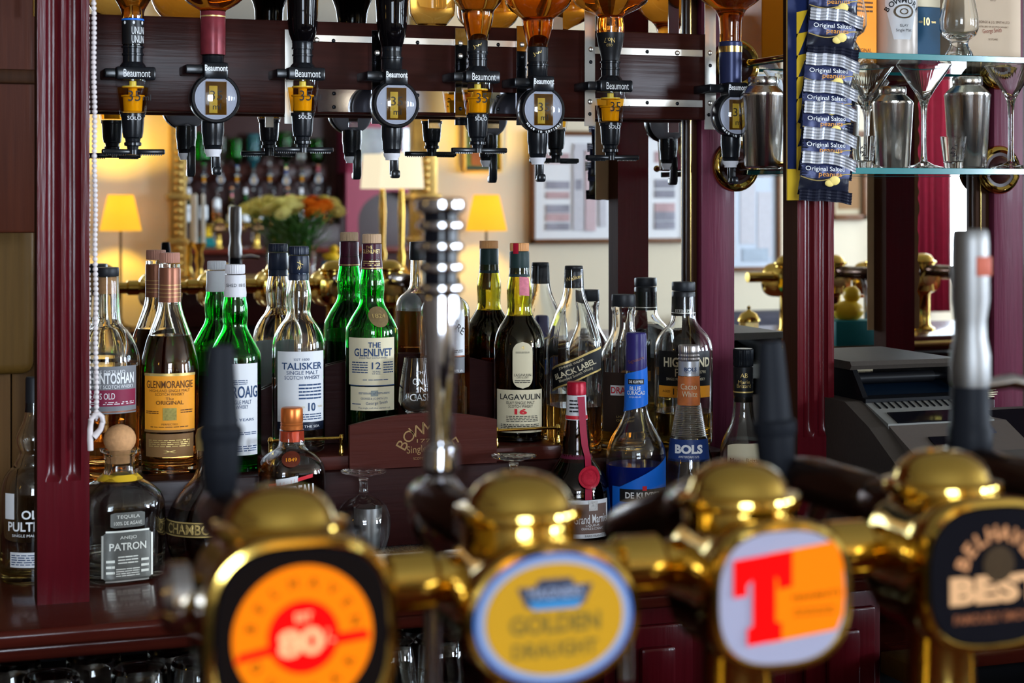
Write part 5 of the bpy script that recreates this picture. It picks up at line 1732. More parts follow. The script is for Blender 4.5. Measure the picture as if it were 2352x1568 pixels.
def font(i, x, n, a, b, zc, label, drop=0.0):
    root = thing('beer_font', label, 'beer tap', (x, ya_, ZBAR), 0, 'brass beer fonts along the front bar')
    o = H - ZBAR                                 # local height of the camera's eye level
    L = lambda pr: [(r, o + z) for r, z in pr]
    part('column', G().lathe([(0.034, 0), (0.034, 0.006), (0.024, 0.012), (0.021, 0.02), (0.021, 0.10), (0.027, 0.11)], 32), BRASS, root)
    part('neck', G().lathe(L([(0.0335, -0.262), (0.0335, -0.190), (0.0325, -0.184)]), 40), BRASS, root)
    part('dome_cap', G().lathe(L([(0.0330, -0.187), (0.0372, -0.185), (0.0380, -0.182), (0.0372, -0.179), (0.0310, -0.1775), (0.0298, -0.1755), (0.0285, -0.1715), (0.025, -0.1665), (0.0185, -0.1620), (0.010, -0.1594), (0, -0.1585)]), 44), BRASS, root, ang=45)
    dy = PAX - PBD
    zl = o + zc
    h = part('badge_housing', ringsolid(n, a, b, [(-0.020, -0.030), (-0.006, -0.026), (0.000, -0.010), (0.000, dy - 0.030), (0.003, dy - 0.026), (0.003, dy - 0.012), (0.0035, dy - 0.004), (0.002, dy - 0.0005), (-0.001, dy), (-0.003, dy - 0.002)]), BRASS, root, ang=45)
    h.location.z = zl
    part('back_disc', G().lathe([(0.022, 0), (0.020, 0.004), (0, 0.006)], 32, M=Matrix.Translation((0, 0.030, 0)) @ Matrix.Rotation(R(-90), 4, 'X')), BRASSD, h)
    bd = part('badge', face(n, a - 0.003, b - 0.003, dy - 0.003, 0.002), BLKG, root)
    bd.location.z = zl
    # tap body running back towards the bartender
    part('tap_body', G().lathe([(0.014, 0), (0.0165, 0.02), (0.0165, 0.05), (0.0145, 0.055), (0.0165, 0.06), (0.017, 0.14), (0.014, 0.165), (0.010, 0.17), (0, 0.17)], 28,
                               M=Matrix.Translation((0, 0.024, o - 0.204 + drop * 0.4)) @ Matrix.Rotation(R(-90) - drop * 6, 4, 'X')), mat('dark bronze tap body', (0.06, 0.03, 0.018), 0.22, 0.85, 0.2, 30), root)
    part('spout', G().tube([(0, 0.15, o - 0.215), (0, 0.165, o - 0.235), (0, 0.172, o - 0.26), (0, 0.172, o - 0.335)], [0.008, 0.0075, 0.0065, 0.006], 14), CHROME, root)
    return root, bd, dy


def onb(bd, g, m, name='print'):
    return part(name, g, m, bd, recalc=False, smooth=False)


def zat(x, y):
    return (HY - y) * PZ(x, PBD) / F


# 1: orange disc badge
z1 = zat(694, 1462)
r_, bd, dy = font(0, FX[0], 2.9, 0.0485, 0.0485, z1, 'brass beer font with glowing orange and red round badge, leftmost')
dp = dy - 0.001
part('badge_field', face(2.9, 0.0445, 0.0445, dp), BRBK, bd)
part('orange_disc', face(2, 0.0372, 0.0372, dp + 0.0006), OGL, bd)
part('red_disc', face(2, 0.0190, 0.0190, dp + 0.0012), RGL, bd)
part('red_banner', G().prism([(-0.036, -0.0115), (-0.018, -0.0085), (0.018, -0.0055), (0.036, -0.0035), (0.034, 0.0015), (0.018, 0.0005), (-0.018, -0.0035), (-0.034, -0.0065)], 0.0006, Matrix.Translation((0, -dp - 0.0010, 0))), RGL, bd)
onb(bd, facetext([('80', -0.0015, -0.0025, 0.0145, 0.024, 0.06, 0.04), ('/-', 0.0135, -0.001, 0.009, 0.006), ('EST', 0.0, 0.0105, 0.0045, 0.009, 0.05, 0.03)], -dp - 0.0022), WGL, 'lettering')
onb(bd, facetext(arc('BELHAVEN', 0.0285, 0, 0, 0.0052, R(90), R(22)) + arc('DUNBAR', 0.0285, 0, 0, 0.0052, R(270), R(24), True), -dp - 0.0016), mat('dim orange print', (0.35, 0.08, 0.0), 0.5, emit=0.3), 'lettering')

# 2: oval yellow badge
r_, bd, dy = font(1, FX[1], 2.1, 0.0480, 0.0375, zat(1275, 1420), 'brass beer font with oval mustard badge rimmed in blue, second from the left')
dp = dy - 0.001
part('blue_rim', face(2.1, 0.0462, 0.0357, dp), MBLU, bd)
part('pale_rim', face(2.1, 0.0440, 0.0338, dp + 0.0004), MSIL, bd)
part('yellow_field', face(2.1, 0.0402, 0.0304, dp + 0.0008), MYEL, bd)
part('banner', G().prism([(-0.017, 0.007), (0.017, 0.007), (0.022, 0.018), (0.012, 0.018), (0.009, 0.022), (-0.009, 0.022), (-0.012, 0.018), (-0.022, 0.018)], 0.0006, Matrix.Translation((0.0, -dp - 0.0014, 0))), mat('dark banner', (0.03, 0.035, 0.06), 0.4), bd)
part('banner_foot', G().prism([(-0.013, 0.0055), (0.013, 0.0055), (0.016, 0.0105), (-0.016, 0.0105)], 0.0006, Matrix.Translation((0.0, -dp - 0.0019, 0))), mat('blue banner', (0.03, 0.17, 0.36), 0.4), bd)
onb(bd, facetext([('MAGNERS', 0, 0.0145, 0.0058, 0.032, 0, 0.02)], -dp - 0.0026), MSIL, 'lettering')
onb(bd, facetext([('GOLDEN', 0.0, -0.0025, 0.0105, 0.053, 0, 0.035), ('DRAUGHT', 0.0, -0.0165, 0.0085, 0.050, 0, 0.03)], -dp - 0.0016), OLIV, 'lettering')

# 3: red letter badge
r_, bd, dy = font(2, FX[2], 2.7, 0.0425, 0.0400, zat(1811, 1371), 'brass beer font with white badge, red letter T and orange block, third from left', 0.05)
dp = dy - 0.001
s3 = PZ(1811, PBD) / F
part('white_field', face(2.7, 0.0402, 0.0377, dp), LGR, bd)


def q3(pts):
    return [((x - 1811) * s3, (1371 - y) * s3) for x, y in pts]


part('orange_block', G().prism(q3([(1775, 1268), (1940, 1250), (1955, 1270), (1966, 1310), (1970, 1370), (1966, 1420), (1948, 1455), (1775, 1472)]), 0.0006, Matrix.Translation((0, -dp - 0.0010, 0))), OGL, bd)
part('letter_T', G().prism(q3([(1683, 1278), (1831, 1263), (1831, 1346), (1797, 1350), (1797, 1330), (1788, 1318), (1788, 1424), (1804, 1428), (1804, 1466), (1718, 1474), (1718, 1436), (1732, 1430),
                               (1732, 1322), (1716, 1336), (1716, 1360), (1683, 1362)]), 0.001, Matrix.Translation((0, -dp - 0.0018, 0))), RGL, bd)
onb(bd, facetext([("TENNENT'S", (1893 - 1811) * s3, 0.0, 13 * s3, 130 * s3, 0.05, 0.02)], -dp - 0.0018), mat('dark orange print', (0.30, 0.07, 0.0), 0.5, emit=0.25), 'lettering')
gfine = G()
for vs, fs in dashes(0.006, 0.034, -0.012, -0.006, 2, 4):
    gfine.add([(x, -dp - 0.0018, z) for x, z in vs], fs)
onb(bd, gfine, mat('mid orange print', (0.60, 0.15, 0.0), 0.5, emit=0.5), 'fine_print')

# 4: black badge with pale lettering
r4, bd, dy = font(3, FX[3], 2.9, 0.0470, 0.0430, zat(2292, 1322), 'brass beer font with black badge and glowing pale orange lettering, at the right edge')
dp = dy - 0.001
part('black_field', face(2.9, 0.0445, 0.0405, dp), BDK, bd)
onb(bd, facetext(arc('BELHAVEN', 0.0265, 0.002, -0.001, 0.0095, R(90), R(19.5), bold=0.03), -dp - 0.0010), PGL, 'lettering')
onb(bd, facetext([('BEST', 0.002, -0.0075, 0.0170, 0.068, 0, 0.06)], -dp - 0.0012), mat('backlit pale peach', (0.95, 0.55, 0.28), 0.4, emit=0.75), 'lettering')
part('thistle_mark', G().lathe([(0, 0), (0.009, 0), (0.011, 0.0008), (0, 0.001)], 20, M=Matrix.Translation((0.002, -dp - 0.0006, 0.007)) @ Matrix.Rotation(R(90), 4, 'X')), mat('brown emblem', (0.16, 0.10, 0.05), 0.5, 0, 0.4, 200, emit=0.2), bd)
onb(bd, facetext([('FAMOUSLY SMOOTH', 0.002, -0.0245, 0.0055, 0.062, 0, 0.02)], -dp - 0.0010), PGD, 'lettering')
part('tube', G().tube([(2.18, ya_, H - 0.2175), (2.84, ya_, H - 0.2175)], 0.0135, 28), BRASS, trn)
for i, x in enumerate((2.30, 2.44, 2.58, 2.72)):
    dup(r4, (x, ya_, ZBAR), 'brass beer font of the second row, %s, seen from behind in the right mirror' % ('first', 'second', 'third', 'fourth')[i])
for i in range(4, 8):
    dup(r4, (FX[i], ya_, ZBAR), 'brass beer font beyond the right edge, %s, seen from behind in the mirror' % ('first', 'second', 'third', 'fourth')[i - 4])

# tap handles
oh = H - ZBAR


def handle(x, P, zb, label):
    return thing('tap_handle', label, 'tap handle', (x, P - D, H + zb), 0, 'beer tap handles')


def black_handle(x, P, zb, k, tilt, label):
    h = handle(x, P, zb, label)
    h.rotation_euler = (0, tilt, 0)
    L = [(0.0, -0.016), (0.007, -0.016), (0.008, -0.002), (0.0105, 0.002), (0.0125, 0.014), (0.0140, 0.034), (0.0140, 0.036)]
    part('grip_base', G().lathe([(r * k, z * k) for r, z in L], 32), RUBB, h)
    part('collar', G().lathe([(0.0140 * k, 0.035 * k), (0.0153 * k, 0.037 * k), (0.0153 * k, 0.044 * k), (0.0135 * k, 0.046 * k)], 32), RUBB, h)
    part('grip', G().lathe([(r * k, z * k) for r, z in [(0.0133, 0.045), (0.0125, 0.052), (0.0110, 0.075), (0.0094, 0.096), (0.0088, 0.100), (0.006, 0.1015), (0, 0.1015)]], 32, sy=0.7), RUBB, h)
    return h


black_handle(PX(507, 1.13), 1.13, at(507, 1130, 1.13).z - H, 0.925, 0.0, 'black tapered tap handle at the left, in front of the white-labelled green bottle')
black_handle(PX(1785, 1.16), 1.16, at(1785, 1112, 1.16).z - H, 1.035, -0.05, 'black tapered tap handle in front of the right pilaster')
PH2 = 1.13
x2, s2 = PX(1012, PH2), PZ(1012, PH2) / F
h2 = handle(x2, PH2, at(1012, 1180, PH2).z - H, 'tall chrome tap handle with black-ringed grip in the middle of the picture')
zz = lambda y: (1180 - y) * s2
part('ball_mount', G().lathe([(0, zz(1265)), (40 * s2, zz(1258)), (66 * s2, zz(1225)), (72 * s2, zz(1185)), (62 * s2, zz(1140)), (42 * s2, zz(1108)), (26 * s2, zz(1090))], 36), CHROME, h2)
part('shaft', G().lathe([(28 * s2, zz(1092)), (34 * s2, zz(1082)), (45 * s2, zz(1072)), (42 * s2, zz(1026)), (30 * s2, zz(1018)), (29 * s2, zz(1000)), (36 * s2, zz(870)), (46 * s2, zz(695)), (44 * s2, zz(680))], 36), CHROME, h2)
part('black_grip', G().lathe([(40 * s2, zz(690)), (42 * s2, zz(480)), (40 * s2, zz(466))], 36), BLKG, h2)
for y in (662, 614, 566, 518):
    part('grip_ring', G().lathe([(43 * s2, zz(y + 12)), (52 * s2, zz(y + 8)), (54 * s2, zz(y)), (52 * s2, zz(y - 8)), (43 * s2, zz(y - 12))], 36), CHROME, h2)
part('top_cap', G().lathe([(43 * s2, zz(492)), (56 * s2, zz(484)), (58 * s2, zz(472)), (56 * s2, zz(460)), (48 * s2, zz(455)), (0, zz(455))], 36), CHROME, h2)
PH5 = 1.15
s5 = PZ(2225, PH5) / F
h5 = handle(PX(2228, PH5), PH5, at(2225, 1075, PH5).z - H, 'grey metal and black tap handle with side arm at the right, over the till')
zz = lambda y: (1075 - y) * s5
part('lower_grip', G().lathe([(0, zz(1100)), (34 * s5, zz(1100)), (40 * s5, zz(1065)), (50 * s5, zz(1050)), (52 * s5, zz(985)), (46 * s5, zz(975)), (44 * s5, zz(905)), (42 * s5, zz(880))], 36), RUBB, h5)
part('upper_grip', G().lathe([(43 * s5, zz(886)), (46 * s5, zz(870)), (46 * s5, zz(815)), (38 * s5, zz(775)), (37 * s5, zz(735)), (44 * s5, zz(690)), (43 * s5, zz(560)), (41 * s5, zz(532)), (36 * s5, zz(526)), (0, zz(525))], 36), PEWTER, h5)
part('side_arm', G().tube([(0, 0, zz(888)), (60 * s5, 0, zz(884)), (110 * s5, 0, zz(878)), (170 * s5, 0, zz(890))], [14 * s5, 16 * s5, 18 * s5, 15 * s5], 16), CHROME, h5)
part('red_mark', G().box((8 * s5, -43 * s5, zz(610)), (40 * s5, 0.002, 44 * s5), 0.0006), mat('faded red sticker', (0.42, 0.10, 0.06), 0.5, 0, 0.3, 200), h5)

# ================================================================== the room reflected in the mirror
PW = D + D2                      # apparent distance of the opposite wall
yw = -D2


def wl(x, y, off=0.0):
    return rf(x, y, PW - off)


def span(x0, x1, y0, y1, off):
    a, b_ = wl(x0, y1, off), wl(x1, y0, off)
    xm_ = (x0 + x1) / 2
    za_, zb2 = wl(xm_, y1, off).z, wl(xm_, y0, off).z
    return a.x, b_.x, za_, zb2, a.y


# gilt overmantel mirror on the mantelpiece
om = thing('gilt_mirror', 'large gilt-framed overmantel mirror on the far wall, reflected behind the bottles', 'mirror', (0, 0, 0))
ix0, ix1, iz0, iz1, yy = span(425, 945, -20, 640, 0.03)
ox0, ox1, oz0, oz1, yy = span(388, 1000, -60, 640, 0.03)
iz0 = oz0 = wl(700, 640, 0.22).z + 0.001
part('silvered_glass', G().box(((ix0 + ix1) / 2, yw + 0.012, (iz0 + iz1) / 2 + 0.01), (ix1 - ix0 + 0.04, 0.02, iz1 - iz0 + 0.02)), MIR, om, smooth=False)
for x0, x1 in ((ox0, ix0), (ix1, ox1)):
    c = part('frame_column', G().box(((x0 + x1) / 2, yw + 0.035, (oz0 + oz1) / 2), (x1 - x0, 0.07, oz1 - oz0), 0.01), GILT, om)
    g = G()
    for k in range(40):
        g.ball(((x0 + x1) / 2, yw + 0.075, oz0 + 0.04 + (oz1 - oz0 - 0.1) * k / 39), 0.016, 8, 1.3, 0.7, 1)
    part('carved_beading', g, GILT, c)
    part('column_base', G().box(((x0 + x1) / 2, yw + 0.045, (oz0 + wl(700, 470, 0.1).z) / 2), (x1 - x0 + 0.02, 0.08, 0.03), 0.006), GILT, c)
    part('column_base', G().box(((x0 + x1) / 2, yw + 0.045, wl(700, 452, 0.1).z), (x1 - x0 + 0.03, 0.09, 0.03), 0.006), GILT, c)
part('frame_top', G().box(((ox0 + ox1) / 2, yw + 0.035, iz1 + 0.04), (ox1 - ox0, 0.07, 0.08), 0.01), GILT, om)
zm = wl(700, 640, 0.22).z
zmi = zm + 0.001
mn = thing('mantelpiece', 'mantelpiece with tan edge under the gilt mirror, reflected behind the bottles', 'fireplace', (0, 0, 0))
mx0, mx1 = ox0 - 0.04, ox1 + 0.02
part('shelf', G().box(((mx0 + mx1) / 2, yw + 0.19, zm - 0.022), (mx1 - mx0, 0.36, 0.044), 0.008), mat('tan mantel edge', (0.42, 0.27, 0.08), 0.4, 0, 0.1), mn)
part('frieze', G().box(((mx0 + mx1) / 2, yw + 0.14, zm - 0.13), (mx1 - mx0 - 0.08, 0.24, 0.17), 0.004), MAHD, mn)
for sx_ in (mx0 + 0.15, mx1 - 0.15):
    part('jamb', G().box((sx_, yw + 0.11, (zm - 0.21) / 2), (0.22, 0.18, zm - 0.21), 0.004), MAHD, mn)
part('firebox', G().box(((mx0 + mx1) / 2, yw + 0.035, (zm - 0.21) / 2), (mx1 - mx0 - 0.5, 0.04, zm - 0.21)), BLKM, mn)

# flowers
pf = wl(690, 640, 0.24)
pf.z = zmi
fl = thing('flower_vase', 'glass vase of pale yellow and orange chrysanthemums, reflected behind the bottles', 'flowers', pf)
sF = PZ(690, PW - 0.24) / F
vz = lambda y: (640 - y) * sF
part('vase', G().lathe([(0, 0.002), (30 * sF, 0), (34 * sF, 0.02), (36 * sF, vz(575)), (34 * sF, vz(575)), (32 * sF, 0.02), (0, 0.012)], 32), GLS, fl, ang=50)
LEAF = mat('dark green leaves', (0.035, 0.12, 0.022), 0.5, 0, 0.35, 30)
g = G()
rn = random.Random(3)
for k in range(620):
    a, q = rn.uniform(0, 2 * pi), rn.uniform(0, 1) ** 0.6
    z0 = rn.uniform(vz(612), vz(500))
    if z0 < vz(560) and q > 0.75:
        continue
    rr = q * (30 + 50 * (z0 / vz(500))) * sF
    p0 = Vector((rr * cos(a), rr * sin(a) * 0.7, z0))
    d = Vector((cos(a) * rn.uniform(0.2, 1), sin(a) * 0.6, rn.uniform(0.1, 1))).normalized() * rn.uniform(0.04, 0.08)
    s__ = d.cross(Vector((0, 0, 1))).normalized() * rn.uniform(0.005, 0.011)
    g.add([p0[:], (p0 + d * 0.5 + s__)[:], (p0 + d)[:], (p0 + d * 0.5 - s__)[:]], [(0, 1, 2, 3)])
part('foliage', g, LEAF, fl, recalc=False, kind='stuff')
g = G()
for k in range(16):
    a = 2 * pi * k / 16
    g.tube([(8 * sF * cos(a), 8 * sF * sin(a), 0.02), (34 * sF * cos(a), 28 * sF * sin(a), vz(520))], 0.003, 5)
part('stems', g, LEAF, fl)


def bloom(col, r, x, y, dz):
    g = G()
    for ring in range(4):
        n = 16 - 3 * ring
        for k in range(n):
            a = 2 * pi * (k + 0.5 * ring) / n
            el = 0.15 + 0.33 * ring
            L_ = r * (1 - 0.17 * ring)
            c = Vector((cos(a) * cos(el), sin(a) * cos(el), sin(el)))
            t = Vector((-sin(a), cos(a), 0)) * r * 0.17
            b0 = c * r * 0.12
            g.add([b0[:], (c * L_ * 0.6 + t)[:], (c * L_)[:], (c * L_ * 0.6 - t)[:]], [(0, 1, 2, 3)])
    g.ball((0, 0, r * 0.16), r * 0.28, 10, 1, 1, 0.7)
    o = part('flower', g, col, fl, recalc=False)
    o.location = ((x - 690) * sF, dz, vz(y))
    o.rotation_euler = (0.7 if dz > 0 else 0.3, (x - 690) * 0.004, 0)


YF = mat('pale yellow petals', (0.86, 0.78, 0.24), 0.6, 0, 0.12)
OF = mat('orange petals', (0.95, 0.21, 0.01), 0.6, 0, 0.12)
for x, y, dz, m_ in ((612, 483, 0.06, YF), (636, 471, 0.05, YF), (661, 464, 0.03, YF), (640, 492, 0.10, YF), (672, 480, 0.08, YF), (655, 476, 0.10, YF), (758, 470, 0.04, YF), (772, 487, 0.03, YF),
                     (745, 462, 0.0, YF), (700, 473, 0.07, OF), (720, 480, 0.10, OF), (738, 474, 0.08, OF), (705, 490, 0.11, OF), (685, 465, -0.02, YF), (722, 462, -0.02, OF)):
    bloom(m_, 25 * sF, x, y, dz)

# yellow toy duck in a blue pot, twice: on the mantel, and on the front bar
DUCK = mat('yellow toy plastic', (0.72, 0.46, 0.02), 0.35, 0, 0.05)


def duck(o, k, potm, plab, shape):
    if shape == 'pot':
        part('pot', G().box((0, 0, 0.042 * k), (0.084 * k, 0.084 * k, 0.084 * k), 0.006), potm, o)
        zb = 0.080 * k
    else:
        part('box', G().box((0, 0, 0.03 * k), (0.11 * k, 0.08 * k, 0.06 * k), 0.003), potm, o)
        zb = 0.057 * k
    part('body', G().ball((0, 0, zb + 0.024 * k), 0.034 * k, 20, 1.15, 0.95, 0.75).ball((-0.03 * k, 0, zb + 0.032 * k), 0.012 * k, 12, 1.4, 0.8, 0.8), DUCK, o)
    part('head', G().ball((0.010 * k, 0, zb + 0.062 * k), 0.021 * k, 20), DUCK, o)
    part('beak', G().ball((0.033 * k, 0, zb + 0.058 * k), 0.009 * k, 12, 1.2, 0.9, 0.45), mat('orange beak', (0.65, 0.18, 0.01), 0.4), o)


p = wl(762, 624, 0.31)
p.z = zmi
duck(thing('toy_duck', 'yellow toy duck in a bright blue pot on the mantelpiece, reflected', 'toy', p), 1.0, mat('bright blue pot', (0.01, 0.20, 0.50), 0.4), '', 'pot')
p = rf(1948, 800, 3.93)
duck(thing('toy_duck', 'big yellow toy duck on a teal box on the front bar, reflected behind the till', 'toy', (p.x, p.y, ZBAR)), 1.05, mat('teal box', (0.01, 0.16, 0.17), 0.5), '', 'box')
p = rf(1720, 785, 3.9)
cn = thing('brass_caddy', 'eight-sided brass caddy with knobbed lid on the front bar, reflected beside the post', 'caddy', (p.x, p.y, ZBAR))
kk = PZ(1720, 3.9) / F
part('body', G().lathe([(24 * kk, 0), (24 * kk, 0.004), (23 * kk, 62 * kk), (25 * kk, 64 * kk)], 8), mat('satin pale brass', (0.80, 0.60, 0.25), 0.3, 0.9), cn, ang=20)
part('lid', G().lathe([(26 * kk, 64 * kk), (26 * kk, 68 * kk), (18 * kk, 82 * kk), (6 * kk, 88 * kk), (3 * kk, 92 * kk), (5 * kk, 96 * kk), (0, 101 * kk)], 24), BRASS, cn)

# candlestick
p = wl(458, 640, 0.18)
p.z = zmi
cs = thing('candlestick', 'brass candlestick with two tall white candles on the mantelpiece, reflected', 'candlestick', p)
for dx in (-0.018, 0.018):
    part('candle', G().lathe([(0.011, 0.17), (0.009, 0.40), (0.002, 0.405), (0, 0.412)], 16, M=Matrix.Translation((dx, 0, 0))), mat('wax', (0.70, 0.68, 0.62), 0.5), cs)
part('stick', G().lathe([(0.05, 0), (0.05, 0.008), (0.02, 0.02), (0.012, 0.06), (0.02, 0.09), (0.014, 0.13), (0.032, 0.165), (0.034, 0.175), (0, 0.175)], 24), BRASS, cs)


# lamps
def lampshade(name, m, r0, r1, h, z, parent):
    part(name, G().lathe([(r0, z), (r1, z + h), (r1 - 0.003, z + h), (r0 - 0.003, z)], 36, closed=True), m, parent, ang=60)


SHY = mat('glowing yellow shade', (0.93, 0.56, 0.05), 0.8, 0, 0.03, emit=0.8)
nt = SHY.node_tree
tl_, ad_ = nd(nt, 'ShaderNodeBsdfTranslucent'), nd(nt, 'ShaderNodeAddShader')
tl_.inputs[0].default_value = (0.30, 0.19, 0.02, 1)
nt.links.new(nt.nodes['Principled BSDF'].outputs[0], ad_.inputs[0])
nt.links.new(tl_.outputs[0], ad_.inputs[1])
nt.links.new(ad_.outputs[0], nt.nodes['Material Output'].inputs[0])
SHW = mat('glowing cream shade', (1.0, 0.84, 0.60), 0.8, 0, 0.03, emit=1.3)


def bulb(loc, e, c, r=0.03):
    l = bpy.data.lights.new('bulb', 'POINT')
    l.energy, l.color, l.shadow_soft_size = e, c, r
    o = bpy.data.objects.new('bulb', l)
    o.location = loc
    COL.objects.link(o)


def table_lamp(x, label, tl_):
    p = wl(x, 530, 0.17)
    s_ = PZ(x, PW - 0.17) / F
    zt_ = 0.80
    o = thing('table_lamp', label, 'lamp', (p.x, p.y, zt_))
    lampshade('lamp_shade', SHY, 48 * s_, 29 * s_, 83 * s_, p.z - zt_, o)
    part('stem', G().lathe([(0.055, 0), (0.055, 0.01), (0.015, 0.025), (0.006, 0.05), (0.006, p.z - zt_ + 0.05), (0.014, p.z - zt_ + 0.06), (0.014, p.z - zt_ + 0.09)], 20), mat('dark bronze lamp stem', (0.05, 0.035, 0.015), 0.4, 0.5), o)
    bulb((p.x, p.y, p.z + 0.115), 27, (1.0, 0.58, 0.035))
    t = thing('side_table', tl_, 'table', (p.x, p.y, 0))
    part('table_top', G().box((0, 0, 0.785), (0.38, 0.30, 0.03), 0.006), MAHD, t)
    for sx_ in (-0.16, 0.16):
        for sy_ in (-0.12, 0.12):
            part('leg', G().box((sx_, sy_, 0.385), (0.035, 0.035, 0.77), 0.004), MAHD, t)


table_lamp(277, 'table lamp with glowing yellow shade at the far left, reflected beside the bead chain', 'small dark side table under the far left lamp, reflected')
table_lamp(1117, 'table lamp with glowing yellow shade reflected right of the chrome tap handle', 'small dark side table under the middle lamp, reflected')
p = wl(922, 640, 0.20)
p.z = zmi
s_ = PZ(922, PW - 0.20) / F
o = thing('table_lamp', 'brass column lamp with cream drum shade on the mantelpiece, reflected under the optics', 'lamp', p)
lampshade('lamp_shade', SHW, 52 * s_, 46 * s_, 82 * s_, 203 * s_, o)
part('column', G().lathe([(0.055, 0), (0.055, 0.012), (0.03, 0.03), (0.016, 0.06), (0.022, 0.10), (0.012, 0.14), (0.018, 0.32), (0.010, 203 * s_ + 0.04)], 24), BRASS, o)
bulb((p.x, p.y, p.z + 245 * s_), 4, (1.0, 0.75, 0.4))

# two pendants over the customers' side and a warm wall lamp on the left
PEND = mat('lit globe', (1.0, 0.86, 0.62), 0.5, 0, 0.0, emit=34)
for i, (x, y, z) in enumerate(((3.0, -2.75, 2.05), (3.7, -2.1, 2.0))):
    o = thing('pendant_lamp', 'small round pendant lamp over the bar, %s one, seen as a highlight in the brass' % ('nearer', 'farther')[i], 'lamp', (x, y, z))
    part('globe', G().ball((0, 0, 0), 0.045, 20), PEND, o)
    part('cord', G().tube([(0, 0, 0.04), (0, 0, ZC - z - 0.01)], 0.004, 8), BLKM, o)
    part('ceiling_rose', G().lathe([(0.045, ZC - z - 0.02), (0.045, ZC - z)], 20), BRASSD, o)
o = thing('wall_lamp', 'warm glass wall lamp on the left wall, seen as a highlight in the brass', 'lamp', (XL + 0.0, -1.45, 1.62))
part('back_plate', G().box((0.012, 0, 0), (0.024, 0.10, 0.14), 0.004), BRASSD, o)
part('globe', G().ball((0.11, 0, 0.03), 0.06, 20), mat('lit amber globe', (1.0, 0.62, 0.14), 0.5, 0, 0.0, emit=14), o)
part('arm', G().tube([(0.02, 0, -0.02), (0.08, 0, -0.05), (0.11, 0, -0.025)], 0.006, 8), BRASSD, o)


# framed pictures
def picture(x0, x1, y0, y1, label, fm, mm, th, prints):
    a, b_, z0, z1, yy = span(x0, x1, y0, y1, 0.02)
    o = thing('framed_picture', label, 'picture', ((a + b_) / 2, yw, (z0 + z1) / 2))
    w, h = b_ - a, z1 - z0
    for c, d in (((0, 0.018, h / 2 - th / 2), (w, 0.034, th)), ((0, 0.018, -h / 2 + th / 2), (w, 0.034, th)), ((w / 2 - th / 2, 0.018, 0), (th, 0.034, h)), ((-w / 2 + th / 2, 0.018, 0), (th, 0.034, h))):
        part('frame', G().box(c, d, 0.004), fm, o)
    mt3 = part('mount', G().box((0, 0.011, 0), (w - th, 0.014, h - th)), mm, o, smooth=False)
    for k_, (u0, u1, v0, v1, pm) in enumerate(prints):
        xa_, xb_ = (wl(u0, 400, 0.02).x + wl(u1, 400, 0.02).x) / 2 - o.location.x, abs(wl(u1, 400, 0.02).x - wl(u0, 400, 0.02).x)
        zc2 = wl((u0 + u1) / 2, (v0 + v1) / 2, 0.02).z - o.location.z
        hh = (v1 - v0) * PZ((u0 + u1) / 2, PW) / F
        part('print', G().box((xa_, 0.0195 + 0.0003 * k_, zc2), (xb_, 0.002, hh)), pm, mt3, smooth=False)


FRB = wood('brown picture frame', (0.12, 0.05, 0.02), (0.20, 0.09, 0.04), 'X', 0.4, 0.2)
MTW = mat('white mount', (0.84, 0.86, 0.90), 0.6, 0, 0.02)
PR1 = mat('grey-blue sketch', (0.30, 0.30, 0.36), 0.6, 0, 0.75, 9)
PR2 = mat('pinkish sketch', (0.52, 0.36, 0.38), 0.6, 0, 0.6, 9)
PR3 = mat('pale text block', (0.60, 0.60, 0.66), 0.6, 0, 0.12, 60)
PR4 = mat('pale pink stripe', (0.62, 0.48, 0.52), 0.6, 0, 0.1, 20)
pr = []
for k, (v0, v1) in enumerate(((352, 376), (416, 434), (440, 456), (470, 488), (490, 508), (512, 528))):
    pr.append((1254, 1308, v0, v1, PR1 if k % 2 else PR2))
    pr.append((1504, 1550, v0 - 4, v1 - 2, PR1 if k % 3 else PR2))
pr += [(1316, 1340, 345, 528, PR3), (1320, 1336, 412, 436, PR1), (1344, 1368, 335, 530, PR4), (1376, 1392, 340, 520, PR3), (1318, 1366, 330, 345, PR3)]
picture(1218, 1583, 302, 558, 'wide framed print with white mount and rows of small sketches, reflected in the big mirror', FRB, MTW, 0.024, pr)
MTB = mat('pale blue mount', (0.60, 0.68, 0.80), 0.6, 0, 0.03)
picture(1625, 1792, 330, 622, 'tall framed pale blue print, reflected between the post and the pilaster', FRB, MTB, 0.022,
        [(1700, 1735, 420, 560, PR3), (1740, 1772, 440, 590, PR3), (1660, 1690, 420, 590, PR3), (1705, 1765, 570, 600, mat('blue-grey block', (0.42, 0.50, 0.60), 0.6, 0, 0.2, 30))])
picture(1063, 1152, 200, 396, 'small dark green framed picture, reflected above the middle lamp', GILT, mat('dark green mount', (0.035, 0.07, 0.06), 0.6, 0, 0.2), 0.012,
        [(1082, 1134, 330, 380, mat('dark brown print', (0.07, 0.03, 0.03), 0.6, 0, 0.6, 12)), (1080, 1136, 285, 326, mat('grey-green print', (0.07, 0.09, 0.08), 0.6, 0, 0.6, 12))])
picture(1905, 1990, 300, 505, 'brown framed tan print, reflected between the peanut card and the shelf bracket', FRB, PAPT, 0.03, [(1925, 1975, 330, 480, CRD)])

